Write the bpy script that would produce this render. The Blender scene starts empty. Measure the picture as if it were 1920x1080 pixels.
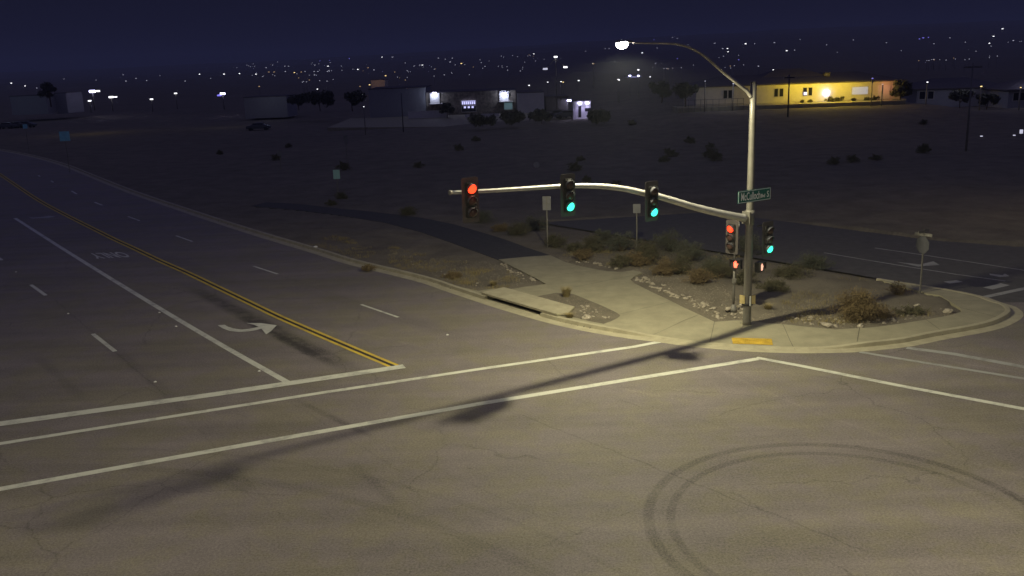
import bpy, bmesh, math, random
from mathutils import Vector, Matrix, noise
from mathutils.geometry import delaunay_2d_cdt
random.seed(7)
PI = math.pi
S = bpy.context.scene
COL = S.collection
# ---------------------------------------------------------------- camera
F, PITCH, ROLL, H = 1740.3, 0.2378157, -0.0333217, 10.28
cam = bpy.data.cameras.new('camera'); co = bpy.data.objects.new('camera', cam); COL.objects.link(co)
cam.sensor_width = 36; cam.lens = F / 1920 * 36; cam.clip_end = 12000; cam.clip_start = 0.1
co.matrix_world = Matrix.Translation((0, 0, H)) @ Matrix.Rotation(PI/2 - PITCH, 4, 'X') @ Matrix.Rotation(ROLL, 4, 'Z')
S.camera = co
# ---------------------------------------------------------------- night sky
W = bpy.data.worlds.new('World'); S.world = W; W.use_nodes = True
nt = W.node_tree; nt.nodes.clear()
out = nt.nodes.new('ShaderNodeOutputWorld'); bg = nt.nodes.new('ShaderNodeBackground')
tc = nt.nodes.new('ShaderNodeTexCoord'); sp = nt.nodes.new('ShaderNodeSeparateXYZ'); rp = nt.nodes.new('ShaderNodeValToRGB')
nt.links.new(tc.outputs['Generated'], sp.inputs[0]); nt.links.new(sp.outputs['Z'], rp.inputs[0])
nt.links.new(rp.outputs[0], bg.inputs[0]); nt.links.new(bg.outputs[0], out.inputs[0])
cr = rp.color_ramp
cr.elements[0].position = 0.0; cr.elements[0].color = (0.0068, 0.0068, 0.0165, 1)
cr.elements[1].position = 1.0; cr.elements[1].color = (0.052, 0.052, 0.125, 1)
e = cr.elements.new(0.14); e.color = (0.0062, 0.0063, 0.0155, 1)
e = cr.elements.new(0.45); e.color = (0.046, 0.046, 0.112, 1)
bg.inputs[1].default_value = 1.0
S.view_settings.view_transform = 'Standard'; S.view_settings.look = 'None'
S.view_settings.exposure = 0; S.view_settings.gamma = 1

# ---------------------------------------------------------------- pixel / ground maths
def ray(px, py):
    u = (px - 960) / F; v = -(py - 540) / F
    c, s = math.cos(ROLL), math.sin(ROLL); u, v = c*u - s*v, s*u + c*v
    return Vector((u, math.cos(PITCH) + v*math.sin(PITCH), -math.sin(PITCH) + v*math.cos(PITCH)))
def G(px, py, z=0.0):
    d = ray(px, py); t = (z - H) / d.z
    return Vector((d.x*t, d.y*t, z))
def AT(px, py, Y):
    d = ray(px, py); t = Y / d.y
    return Vector((d.x*t, Y, H + d.z*t))
BASE = G(1400, 614, 0)
def PL(px, py, az, B=None):
    """point on the vertical plane through the mast at azimuth az"""
    B = B or BASE; d = ray(px, py); a = (math.cos(az), math.sin(az))
    det = -d.x*a[1] + a[0]*d.y
    t = (-B.x*a[1] + a[0]*B.y) / det
    return Vector((d.x*t, d.y*t, H + d.z*t))
def sm(a, b, x):
    t = max(0.0, min(1.0, (x-a)/(b-a))) if b != a else 0.0
    return t*t*(3-2*t)
def lerp(a, b, t): return a + (b-a)*t

# ---------------------------------------------------------------- materials
def mat(name, col, rough=0.8, metal=0.0, emit=None, es=0.0, nscale=None, namt=0.25, bump=0.0, col2=None, nd=4):
    m = bpy.data.materials.new(name); m.use_nodes = True; t = m.node_tree
    b = t.nodes['Principled BSDF']
    b.inputs['Base Color'].default_value = (*col, 1); b.inputs['Roughness'].default_value = rough; b.inputs['Metallic'].default_value = metal
    b.inputs['Specular IOR Level'].default_value = 0.3
    if emit:
        b.inputs['Emission Color'].default_value = (*emit, 1); b.inputs['Emission Strength'].default_value = es
        m.cycles.emission_sampling = 'NONE'
    if nscale:
        geo = t.nodes.new('ShaderNodeNewGeometry'); n = t.nodes.new('ShaderNodeTexNoise')
        n.inputs['Scale'].default_value = nscale; n.inputs['Detail'].default_value = nd; n.inputs['Roughness'].default_value = 0.65
        t.links.new(geo.outputs['Position'], n.inputs['Vector'])
        r = t.nodes.new('ShaderNodeValToRGB'); r.color_ramp.elements[0].position = 0.3; r.color_ramp.elements[1].position = 0.72
        c2 = col2 or tuple(c*(1+namt) for c in col); c1 = tuple(c*(1-namt) for c in col) if not col2 else col
        r.color_ramp.elements[0].color = (*c1, 1); r.color_ramp.elements[1].color = (*c2, 1)
        t.links.new(n.outputs['Fac'], r.inputs[0]); t.links.new(r.outputs[0], b.inputs['Base Color'])
        if bump:
            bm_ = t.nodes.new('ShaderNodeBump'); bm_.inputs['Strength'].default_value = bump; bm_.inputs['Distance'].default_value = 0.02
            t.links.new(n.outputs['Fac'], bm_.inputs['Height']); t.links.new(bm_.outputs[0], b.inputs['Normal'])
    return m

class N:
    """tiny node-maths helper for the road surface"""
    def __init__(s, t): s.t = t
    def m(s, op, *a):
        n = s.t.nodes.new('ShaderNodeMath'); n.operation = op
        for i, v in enumerate(a):
            if isinstance(v, (int, float)): n.inputs[i].default_value = v
            else: s.t.links.new(v, n.inputs[i])
        return n.outputs[0]
    def mr(s, v, a, b, c, d):
        n = s.t.nodes.new('ShaderNodeMapRange'); n.interpolation_type = 'SMOOTHSTEP'
        s.t.links.new(v, n.inputs[0])
        for i, q in enumerate((a, b, c, d)): n.inputs[i+1].default_value = q
        return n.outputs[0]
    def noise(s, vec, sc, det=3, ro=0.6, scale3=None):
        n = s.t.nodes.new('ShaderNodeTexNoise'); n.inputs['Scale'].default_value = sc; n.inputs['Detail'].default_value = det; n.inputs['Roughness'].default_value = ro
        if scale3:
            mp = s.t.nodes.new('ShaderNodeMapping'); mp.inputs['Rotation'].default_value = (0, 0, scale3[0]); mp.inputs['Scale'].default_value = (scale3[1], scale3[2], 1)
            mp.vector_type = 'TEXTURE' if False else 'POINT'
            s.t.links.new(vec, mp.inputs[0]); vec = mp.outputs[0]
        s.t.links.new(vec, n.inputs['Vector']); return n.outputs['Fac']

def asphalt():
    m = bpy.data.materials.new('asphalt'); m.use_nodes = True; t = m.node_tree; q = N(t)
    b = t.nodes['Principled BSDF']; b.inputs['Roughness'].default_value = 0.72; b.inputs['Specular IOR Level'].default_value = 0.35
    g = t.nodes.new('ShaderNodeNewGeometry'); P = g.outputs['Position']
    sx = t.nodes.new('ShaderNodeSeparateXYZ'); t.links.new(P, sx.inputs[0]); X, Y = sx.outputs[0], sx.outputs[1]
    fine = q.noise(P, 17, 4, 0.9); mid = q.noise(P, 1.6, 5, 0.65); big = q.noise(P, 0.16, 4, 0.6)
    streak = q.noise(P, 1.0, 4, 0.6, (math.radians(-128), 0.045, 0.9))
    streak2 = q.noise(P, 1.0, 3, 0.6, (math.radians(-40), 0.05, 0.75))
    v = q.m('ADD', q.mr(fine, .3, .7, .62, 1.40), q.mr(mid, .3, .7, -.05, .05))
    v = q.m('ADD', v, q.mr(big, .35, .65, -.06, .07))
    v = q.m('ADD', v, q.mr(streak, .35, .7, -.10, .07))
    v = q.m('ADD', v, q.mr(streak2, .4, .7, -.02, .04))
    # tyre rings left by a spinning car
    def ring(cx, cy, r, w, s, a0=None):
        dx = q.m('SUBTRACT', X, cx); dy = q.m('SUBTRACT', Y, cy)
        d = q.m('SQRT', q.m('ADD', q.m('MULTIPLY', dx, dx), q.m('MULTIPLY', dy, dy)))
        e = q.m('ABSOLUTE', q.m('SUBTRACT', d, r))
        k = q.mr(e, w*.45, w, s, 0)
        if a0:
            side = q.m('ADD', q.m('MULTIPLY', dx, a0[0]), q.m('MULTIPLY', dy, a0[1]))
            k = q.m('MULTIPLY', k, q.mr(side, a0[2], a0[3], 0, 1))
        return q.m('MULTIPLY', k, q.mr(mid, .3, .6, .4, 1.1))
    def seg(p0, p1, w, s, soft=.3):
        ex, ey = p1.x-p0.x, p1.y-p0.y; L = math.hypot(ex, ey); ex /= L; ey /= L
        dx = q.m('SUBTRACT', X, p0.x); dy = q.m('SUBTRACT', Y, p0.y)
        al = q.m('ADD', q.m('MULTIPLY', dx, ex), q.m('MULTIPLY', dy, ey))
        ac = q.m('ABSOLUTE', q.m('SUBTRACT', q.m('MULTIPLY', dx, -ey), q.m('MULTIPLY', dy, -ex)))
        en = q.m('MULTIPLY', q.mr(al, -.1, L*soft, 0, 1), q.mr(al, L*(1-soft), L, 1, 0))
        k = q.m('MULTIPLY', q.mr(ac, w*.15, w, s, 0), en)
        return q.m('MULTIPLY', k, q.mr(mid, .35, .6, .45, 1.15))
    dark = [ring(7.35, 18.95, 4.42, .17, .30, (-.2, .98, -4.5, -1)), ring(7.35, 18.85, 3.92, .14, .22, (-.6, .8, -3.9, 1)),
            ring(7.45, 18.7, 4.2, .3, .05),
            ring(-14, 4, 19.6, .22, .12, (.6, .8, 12, 17)), ring(-14, 4, 20.8, .12, .10, (.6, .8, 13, 19)),
            ring(-18, 2, 17, .3, .10, (.4, .9, 10, 15)), ring(30, 38, 17.5, .16, .08, (-.9, -.4, 5, 14)),
            seg(G(330, 525), G(720, 722), .6, .55), seg(G(440, 590), G(650, 697), .35, .45), seg(G(545, 745), G(720, 830), .2, .3),
            seg(G(150, 600), G(420, 830), .35, .14), seg(G(60, 660), G(170, 760), .3, .18), seg(G(650, 860), G(760, 960), .25, .2),
            seg(G(400, 890), G(480, 920), .5, .2), seg(G(560, 540), G(900, 640), .7, .12), seg(G(250, 460), G(520, 560), .8, .10),  # first seg here paints the shadow of the outer signal head
            seg(G(1300, 700), G(1650, 760), .8, .10), seg(G(1500, 720), G(1920, 740), 1.0, .14)]
    for d in dark: v = q.m('SUBTRACT', v, d)
    light = [ring(30, 38, 24.5, .10, .10, (-.9, -.4, 12, 20)), ring(26, 42, 16.6, .07, .16, (-.5, -.86, 8, 13)),
             seg(G(960, 690), G(1330, 760), .12, .12), seg(G(1180, 695), G(1530, 698), .06, .2), seg(G(620, 610), G(830, 660), .1, .12),
             seg(G(400, 560), G(700, 645), .1, .12)]
    for d in light: v = q.m('ADD', v, d)
    # lane joints: thin straight seams that run along the road
    def seam(p0, p1, w=.03, s=.22):
        ex, ey = p1.x-p0.x, p1.y-p0.y; L = math.hypot(ex, ey); ex /= L; ey /= L
        dx = q.m('SUBTRACT', X, p0.x); dy = q.m('SUBTRACT', Y, p0.y)
        al = q.m('ADD', q.m('MULTIPLY', dx, ex), q.m('MULTIPLY', dy, ey))
        ac = q.m('SUBTRACT', q.m('MULTIPLY', dx, -ey), q.m('MULTIPLY', dy, -ex))
        wob = q.mr(mid, .3, .7, -.05, .05)
        ac = q.m('ABSOLUTE', q.m('ADD', ac, wob))
        en = q.m('MULTIPLY', q.mr(al, 0, .5, 0, 1), q.mr(al, L-.5, L, 1, 0))
        return q.m('MULTIPLY', q.mr(ac, w*.5, w*1.6, s, 0), en)
    for p0, p1, s in [(G(970, 775), G(1640, 1040), .2), (G(1130, 735), G(1480, 835), .09), (G(100, 560), G(315, 745), .16), (G(315, 745), G(560, 1000), .08),
                      (G(745, 600), G(1000, 660), .10), (G(540, 750), G(760, 890), .1), (G(820, 880), G(1100, 1010), .08), (G(520, 515), G(680, 570), .1)]:
        v = q.m('SUBTRACT', v, seam(p0, p1, s=s))
    # small tar spots
    vo = t.nodes.new('ShaderNodeTexVoronoi'); vo.inputs['Scale'].default_value = .55; t.links.new(P, vo.inputs['Vector'])
    spot = q.m('MULTIPLY', q.mr(vo.outputs['Distance'], .035, .07, .3, 0), q.mr(big, .5, .6, 0, 1))
    v = q.m('SUBTRACT', v, spot)
    dv = t.nodes.new('ShaderNodeVectorMath'); dv.operation = 'ADD'; nz = t.nodes.new('ShaderNodeTexNoise'); nz.inputs['Scale'].default_value = .9; nz.inputs['Detail'].default_value = 5
    t.links.new(P, nz.inputs['Vector']); t.links.new(P, dv.inputs[0]); t.links.new(nz.outputs['Color'], dv.inputs[1])
    vc = t.nodes.new('ShaderNodeTexVoronoi'); vc.feature = 'DISTANCE_TO_EDGE'; vc.inputs['Scale'].default_value = .17; t.links.new(dv.outputs[0], vc.inputs['Vector'])
    v = q.m('SUBTRACT', v, q.m('MULTIPLY', q.mr(vc.outputs['Distance'], .002, .007, .22, 0), q.mr(big, .45, .55, 0, 1)))
    v = q.m('MAXIMUM', v, .25)
    mx = t.nodes.new('ShaderNodeMix'); mx.data_type = 'RGBA'
    mx.inputs['A'].default_value = (.184, .159, .150, 1); mx.inputs['B'].default_value = (.186, .165, .126, 1)
    t.links.new(q.mr(q.noise(P, .5, 4, .7), .4, .62, 0, 1), mx.inputs['Factor'])
    vm = t.nodes.new('ShaderNodeVectorMath'); vm.operation = 'SCALE'
    t.links.new(mx.outputs['Result'], vm.inputs[0]); t.links.new(v, vm.inputs['Scale'])
    t.links.new(vm.outputs[0], b.inputs['Base Color'])
    bp = t.nodes.new('ShaderNodeBump'); bp.inputs['Strength'].default_value = .5; bp.inputs['Distance'].default_value = .008
    t.links.new(fine, bp.inputs['Height']); t.links.new(bp.outputs[0], b.inputs['Normal'])
    return m

def paint(name, col, dirt):
    """worn road paint: asphalt coloured flecks show through"""
    m = bpy.data.materials.new(name); m.use_nodes = True; t = m.node_tree; q = N(t); b = t.nodes['Principled BSDF']
    b.inputs['Roughness'].default_value = .7
    g = t.nodes.new('ShaderNodeNewGeometry'); P = g.outputs['Position']
    a = q.noise(P, 1.1, 5, .75); f = q.noise(P, 30, 2, .7)
    k = q.m('ADD', q.mr(a, .46, .68, 0, .75), q.mr(f, .55, .75, 0, .4))
    mx = t.nodes.new('ShaderNodeMix'); mx.data_type = 'RGBA'; mx.inputs['A'].default_value = (*col, 1); mx.inputs['B'].default_value = (*dirt, 1)
    t.links.new(k, mx.inputs['Factor']); t.links.new(mx.outputs['Result'], b.inputs['Base Color'])
    return m

def soil():
    m = bpy.data.materials.new('desert_soil'); m.use_nodes = True; t = m.node_tree; q = N(t); b = t.nodes['Principled BSDF']
    b.inputs['Roughness'].default_value = .95; b.inputs['Specular IOR Level'].default_value = .1
    g = t.nodes.new('ShaderNodeNewGeometry'); P = g.outputs['Position']
    a = q.noise(P, .45, 6, .7); f = q.noise(P, 11, 4, .8); c = q.noise(P, .03, 5, .6)
    r = t.nodes.new('ShaderNodeValToRGB'); e = r.color_ramp.elements
    e[0].position = .3; e[0].color = (.085, .074, .058, 1); e[1].position = .72; e[1].color = (.265, .232, .170, 1)
    k = q.m('ADD', q.m('MULTIPLY', a, .5), q.m('MULTIPLY', f, .38)); k = q.m('ADD', k, q.m('MULTIPLY', c, .2)); k = q.m('SUBTRACT', k, .04)
    t.links.new(k, r.inputs[0]); t.links.new(r.outputs[0], b.inputs['Base Color'])
    bp = t.nodes.new('ShaderNodeBump'); bp.inputs['Strength'].default_value = .8; bp.inputs['Distance'].default_value = .05
    t.links.new(f, bp.inputs['Height']); t.links.new(bp.outputs[0], b.inputs['Normal'])
    return m

M = dict(
    asphalt=asphalt(), soil=soil(),
    asphalt_shaded=mat('shaded_asphalt', (.085, .080, .078), .8, nscale=2.2, namt=.22, nd=8),  # shaded copy of the road asphalt for the frontage road
    path=mat('path_asphalt', (.05, .048, .050), .8, nscale=3, namt=.2),
    white=paint('white_road_paint', (.60, .60, .50), (.30, .29, .26)),
    dim=paint('worn_white_paint', (.34, .34, .31), (.17, .165, .15)),
    yellow=paint('yellow_road_paint', (.66, .48, .05), (.42, .29, .06)),
    tar=mat('dark_centre_tar', (.06, .045, .03), .8, nscale=6),
    concrete=mat('concrete', (.30, .275, .185), .85, nscale=1.3, namt=.16, bump=.15, nd=8),
    concrete2=mat('pale_concrete', (.38, .345, .235), .85, nscale=2.0, namt=.18, bump=.15, nd=8),
    joint=mat('concrete_joint', (.11, .10, .075), .9),
    tactile=mat('yellow_ramp_panel', (.50, .33, .04), .7, nscale=3, namt=.3),
    galv_lamplit=mat('lamplit_galvanised_steel', (.46, .45, .42), .5, .3, nscale=2.5, namt=.16, nd=6),  # paler copy of the mast steel, lamplight put into the colour
    galv_dull=mat('dull_galvanised_steel', (.34, .32, .28), .7, .1, nscale=3, namt=.2),
    galv=mat('galvanised_steel', (.20, .19, .165), .5, .35, nscale=2.5, namt=.16, nd=6),
    galv2=mat('weathered_steel', (.20, .19, .17), .6, .3, nscale=4, namt=.2),
    dark=mat('dark_interior', (.012, .012, .012), .9),
    black=mat('black_signal_metal', (.035, .034, .033), .45, nscale=8, namt=.15),
    plate=mat('dull_backplate', (.085, .076, .072), .55, nscale=5, namt=.12),
    visor=mat('sunfaded_visor', (.16, .16, .175), .6),
    lens_off=mat('unlit_lens', (.06, .035, .03), .25),
    lens_red=mat('lit_red_lens', (.3, .01, .01), .4, emit=(1, .045, .012), es=3.2),
    lens_green=mat('lit_green_lens', (.01, .3, .2), .4, emit=(.05, 1, .62), es=2.2),
    hand=mat('lit_hand_symbol', (.3, .1, .05), .4, emit=(1, .13, .07), es=3.0),
    hand2=mat('lit_dim_hand_symbol', (.3, .2, .15), .4, emit=(1, .50, .34), es=1.3),
    lampglass=mat('lit_lamp_glass', (.8, .8, .8), .3, emit=(1, .95, .86), es=60),
    green=mat('green_sign_sheeting', (.015, .13, .10), .4, nscale=5, namt=.1),
    signwhite=mat('white_sign_sheeting', (.80, .84, .82), .5),
    greyback=mat('weathered_sign_back', (.10, .10, .11), .6, .1, nscale=4, namt=.15),
    signback=mat('bare_aluminium_sign_back', (.20, .20, .21), .5, .1, nscale=4, namt=.12),
    teal=mat('pale_teal_sign', (.28, .72, .78), .5, nscale=2, namt=.12),
    mint=mat('pale_mint_sign', (.45, .80, .66), .5),
    tan=mat('tan_button_sign', (.46, .37, .17), .5, nscale=9, namt=.15),
    rock=mat('pale_rock', (.34, .30, .23), .9, nscale=7, namt=.3),
    gravel=mat('gravel', (.24, .205, .15), .9, nscale=9, namt=.4),
    drygrass=mat('dry_grass', (.28, .225, .10), .9, nscale=3, namt=.3),
    drybush=mat('dry_brown_leaf', (.17, .125, .062), .9, nscale=4, namt=.35),
    olive=mat('dusty_olive_leaf', (.095, .088, .05), .9, nscale=4, namt=.3),
    darkleaf=mat('dark_leaf', (.10, .105, .075), .9, nscale=4, namt=.3),
    twig=mat('twig', (.11, .08, .05), .9),
    stucco=mat('white_stucco', (.62, .60, .56), .9, nscale=1.5, namt=.06),
    greywall=mat('grey_block_wall', (.30, .30, .31), .9, nscale=2, namt=.08),
    ochre=mat('cream_stucco', (.60, .56, .46), .9, nscale=1.5, namt=.08),
    stone=mat('mottled_stone_facing', (.22, .19, .15), .9, nscale=2.2, namt=.6),
    roof=mat('dark_shingle_roof', (.10, .09, .095), .9, nscale=3, namt=.2),
    trim=mat('pale_trim', (.50, .48, .44), .8),
    glass=mat('dark_window_glass', (.02, .022, .03), .1),
    litwin=mat('lit_window', (.4, .4, .4), .5, emit=(.50, .55, .75), es=.42, nscale=None),
    shopwin=mat('lit_shop_window', (.4, .4, .5), .5, emit=(.30, .55, .60), es=.16),
    bluelamp=mat('cool_lamp', (.5, .5, .6), .4, emit=(.62, .60, 1.0), es=10),
    coolpanel=mat('cool_lit_panel', (.5, .5, .6), .4, emit=(.55, .55, 1.0), es=1.3),
    wlamp=mat('white_lamp', (.5, .5, .5), .4, emit=(.95, .95, 1.0), es=2.6),
    wdim=mat('dim_white_lamp', (.5, .5, .5), .4, emit=(.8, .8, 1.0), es=.7),
    olamp=mat('orange_lamp', (.5, .4, .2), .4, emit=(1, .72, .30), es=1.9),
    odim=mat('dim_orange_lamp', (.5, .4, .2), .4, emit=(1, .65, .33), es=.5),
    vlamp=mat('violet_lamp', (.3, .3, .5), .4, emit=(.25, .22, 1.0), es=1.1),
    carpaint=mat('silver_car_paint', (.10, .11, .125), .35, .3),
    cardark=mat('dark_car_paint', (.05, .05, .06), .3, .2),
    rubber=mat('rubber', (.02, .02, .02), .9),
    litter=mat('white_litter', (.65, .64, .60), .8),
    marker=mat('ceramic_marker', (.72, .71, .65), .5),
)

# ---------------------------------------------------------------- helpers
def link_mesh(name, bm, m, parent=None, smooth=False):
    me = bpy.data.meshes.new(name)
    bmesh.ops.recalc_face_normals(bm, faces=bm.faces)
    bm.to_mesh(me); bm.free()
    for x in (m if isinstance(m, (list, tuple)) else [m]): me.materials.append(M[x])
    if smooth:
        for p in me.polygons: p.use_smooth = True
    o = bpy.data.objects.new(name, me); COL.objects.link(o)
    if parent: o.parent = parent
    return o
def tag(o, label=None, cat=None, group=None, kind=None):
    if label: o['label'] = label
    if cat: o['category'] = cat
    if group: o['group'] = group
    if kind: o['kind'] = kind
    return o
def thing(name, label, cat, loc=(0, 0, 0), rz=0, group=None):
    o = bpy.data.objects.new(name, None); COL.objects.link(o); o.location = loc; o.rotation_euler = (0, 0, rz); o.empty_display_size = .2
    return tag(o, label, cat, group)
def dup(o, loc, rz=0, label=None, group=None, scale=None):
    r = o.copy(); COL.objects.link(r); r.location = loc; r.rotation_euler = (0, 0, rz)
    if scale: r.scale = scale
    if label: r['label'] = label
    if group: r['group'] = group
    for ch in list(o.children):
        c = ch.copy(); COL.objects.link(c); c.parent = r
        for g in ch.children:
            d = g.copy(); COL.objects.link(d); d.parent = c
    return r
def box(bm, x0, x1, y0, y1, z0, z1, bev=0.0, mi=0, mx=None):
    v = [bm.verts.new(p) for p in [(x0,y0,z0),(x1,y0,z0),(x1,y1,z0),(x0,y1,z0),(x0,y0,z1),(x1,y0,z1),(x1,y1,z1),(x0,y1,z1)]]
    if mx: 
        for q in v: q.co = mx @ q.co
    fs = [bm.faces.new([v[i] for i in f]) for f in [(0,3,2,1),(4,5,6,7),(0,1,5,4),(1,2,6,5),(2,3,7,6),(3,0,4,7)]]
    for f in fs: f.material_index = mi
    if bev > 0:
        es = list({e for f in fs for e in f.edges})
        bmesh.ops.bevel(bm, geom=es, offset=bev, segments=2, affect='EDGES', clamp_overlap=True)
    return fs
def tube(bm, pts, rad, n=12, mi=0, cap=True):
    pts = [Vector(p) for p in pts]; rings = []
    if not isinstance(rad, (list, tuple)): rad = [rad]*len(pts)
    up = None
    for i, p in enumerate(pts):
        d = (pts[min(i+1, len(pts)-1)] - pts[max(i-1, 0)]).normalized()
        if up is None: up = Vector((0, 0, 1)) if abs(d.z) < .9 else Vector((1, 0, 0))
        a = d.cross(up).normalized(); b = a.cross(d).normalized(); up = b
        rings.append([bm.verts.new(p + (a*math.cos(2*PI*k/n) + b*math.sin(2*PI*k/n))*rad[i]) for k in range(n)])
    for r0, r1 in zip(rings, rings[1:]):
        for k in range(n):
            f = bm.faces.new((r0[k], r0[(k+1) % n], r1[(k+1) % n], r1[k])); f.smooth = True; f.material_index = mi
    if cap:
        for r in (rings[0], rings[-1]):
            f = bm.faces.new(r); f.material_index = mi
def smooth_pts(pts, n=6):
    pts = [Vector(p) for p in pts]; out = []
    for i in range(len(pts)-1):
        p0 = pts[max(i-1, 0)]; p1 = pts[i]; p2 = pts[i+1]; p3 = pts[min(i+2, len(pts)-1)]
        for k in range(n):
            t = k/n
            out.append(.5*((2*p1) + (p2-p0)*t + (2*p0-5*p1+4*p2-p3)*t*t + (3*p1-p0-3*p2+p3)*t**3))
    out.append(pts[-1]); return out
def BM(): return bmesh.new()

# ---------------------------------------------------------------- road outline
YEL = [G(*p) for p in [(740,687),(631,641),(525,595),(475,571),(400,535),(350,511),(300,489),(250,465),(215,449),(175,429),(135,409),(100,391),(75,377),(50,361),(25,344),(0,327)]]
YEL = smooth_pts(YEL, 4)
d_end = (YEL[-1]-YEL[-9]).normalized()
for k in range(1, 20):   # the highway keeps bending gently to the left beyond the frame
    a = math.radians(1.5*k); dd = Matrix.Rotation(a, 3, 'Z') @ d_end; YEL.append(YEL[-1] + dd*8)
def offset(pl, d):
    o = []
    for i, p in enumerate(pl):
        t = (pl[min(i+2, len(pl)-1)] - pl[max(i-2, 0)]); t.z = 0; t.normalize()
        o.append(p + Vector((t.y, -t.x, 0))*d)
    return o
cpx = [(400,417),(487,445),(587,475),(650,495),(775,526),(835,546),(907,570),(955,585),(1007,600),(1045,610),(1112,624),(1180,635),(1230,641),(1297,650),(1392,658.5),(1480,662),(1552,662),(1615,659.5),(1705,650),(1765,638),(1852,622),(1895,609),(1919,592),(1907,577),(1877,567),(1845,556),(1790,545),(1727,535),(1657,524),(1577,510)]
CURB_near = [G(*p) for p in cpx]
dirF = (CURB_near[-1]-CURB_near[-4]).normalized()
farc = [p for p in offset(YEL, 7.15) if p.y > 70]
CURB = list(reversed(farc)) + CURB_near + [CURB_near[-1] + dirF*k for k in (4, 8, 12, 17, 22)]
iN = len(farc)
CURBS = smooth_pts(CURB, 5)     # dense, runs far SR95 -> corner -> frontage road
far_edge0, far_edge1 = G(1910, 462), G(1765, 452)
dE = Vector((dirF.x, dirF.y, 0))
FE = [far_edge1 + dE*16, far_edge1 + dE*6, far_edge1, far_edge0]
mc = Vector((math.cos(math.radians(37)), math.sin(math.radians(37)), 0))
c1 = far_edge0 - dE*6
near_edge = offset(YEL, -13.5)
ROAD = [p.copy() for p in CURBS] + FE + [c1, c1+mc*120, c1+mc*120+Vector((22, -22, 0)), Vector((70, 20, 0)), Vector((45, -40, 0)), Vector((-45, -40, 0)), Vector((-32, 10, 0))] + [p for p in near_edge if p.y > 34]
# point in polygon and distance to the island curb
RP = [(p.x, p.y) for p in ROAD]
def inside(x, y, P=None):
    P = P or RP; c = False; j = len(P)-1
    for i in range(len(P)):
        xi, yi = P[i]; xj, yj = P[j]
        if (yi > y) != (yj > y) and x < (xj-xi)*(y-yi)/(yj-yi)+xi: c = not c
        j = i
    return c
def pdist(x, y, P, closed=True):
    best = 1e9; n = len(P)
    for i in range(n if closed else n-1):
        ax, ay = P[i]; bx, by = P[(i+1) % n]; ex, ey = bx-ax, by-ay; L = ex*ex+ey*ey
        t = 0 if L == 0 else max(0, min(1, ((x-ax)*ex+(y-ay)*ey)/L)); dx, dy = x-ax-ex*t, y-ay-ey*t; d = dx*dx+dy*dy
        if d < best: best = d
    return math.sqrt(best)
CP = [(p.x, p.y) for p in CURBS if p.y < 75]

_fc = CURBS[(iN+24)*5:]
FRONT = [p.copy() for p in _fc] + FE + [c1, c1+mc*30, c1+mc*30+Vector((16, -16, 0)), Vector((32, 38, 0)), Vector((24.5, 36.5, 0))]
# walking surfaces (traced from their corners on the ground)
def off_in(d, a, b):     # curb line moved into the island between two indices of the traced curb points
    i0 = (iN+a)*5; i1 = (iN+b)*5
    return offset(CURBS, -d)[i0:i1+1] if False else [p for p in offset(CURBS, ISL*d)[i0:i1+1]]
# which side is the island on?
tst = offset(CURBS, 1.0)[(iN+14)*5]; ISL = 1 if not inside(tst.x, tst.y) else -1
RAMP0, RAMP1 = G(1270, 640), G(1500, 655)
def ramp(x, y):
    d = pdist(x, y, [(RAMP0.x, RAMP0.y), (RAMP1.x, RAMP1.y)], False)
    return lerp(.022, .135, sm(.5, 2.6, d))
def zs(x, y): return ramp(x, y)
def near_off(p, d):
    o = offset(CURBS, ISL*d); return min(o, key=lambda q: (q.x-p.x)**2+(q.y-p.y)**2).copy()
INLET0, INLET1 = near_off(G(905, 563), .60), near_off(G(1010, 594), .60)
walk_inner = [(1700,545),(1740,551),(1762,554),(1780,565),(1800,578),(1803,585),(1785,591),(1735,600),(1692,607),(1640,614),(1565,618.5),(1520,614),(1467,608.5),(1432,606),(1400,601),(1375,601.5),(1340,604),(1310,590),(1282,577),(1250,561),(1220,547),(1190,532),(1182,525),(1190,518),(1205,511.5),(1187,507),(1165,510.5),(1140,509),(1120,506),(1090,500),(1060,492),(1032,479),(985,482),(935,487),(955,497),(975,507),(1005,522),(1024,533),(985,538),(950,544),(925,541),(897,546)]
_o1, _o2 = offset(CURBS, ISL*.64), offset(CURBS, ISL*1.25); _w = []
for i in range((iN+5)*5, (iN+28)*5+1):
    al = (CURBS[i]-INLET0).dot(INLET1-INLET0)/(INLET1-INLET0).length
    _w.append(_o2[i] if -.2 < al < (INLET1-INLET0).length+.2 else _o1[i])
WALK = _w + [G(x, y, .12) for x, y in walk_inner[1:]]
planter = [(1000,557),(1042,549.5),(1075,552),(1100,562),(1130,574),(1157,587),(1163,592),(1158,597),(1145,603),(1132,607.5),(1112,604),(1090,598.5),(1066,593),(1062,585),(1046,575),(1020,564)]
WP = [(p.x, p.y) for p in WALK]
bike_px = [(935,487),(1031,478),(985,463),(945,448),(895,433),(850,420),(790,408),(700,397),(620,389),(560,382),(500,379),(470,386),(560,394),(640,404),(720,417),(790,435),(850,456)]
BIKE = [G(*p, .1) for p in bike_px]; BP = [(p.x, p.y) for p in BIKE]

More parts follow.
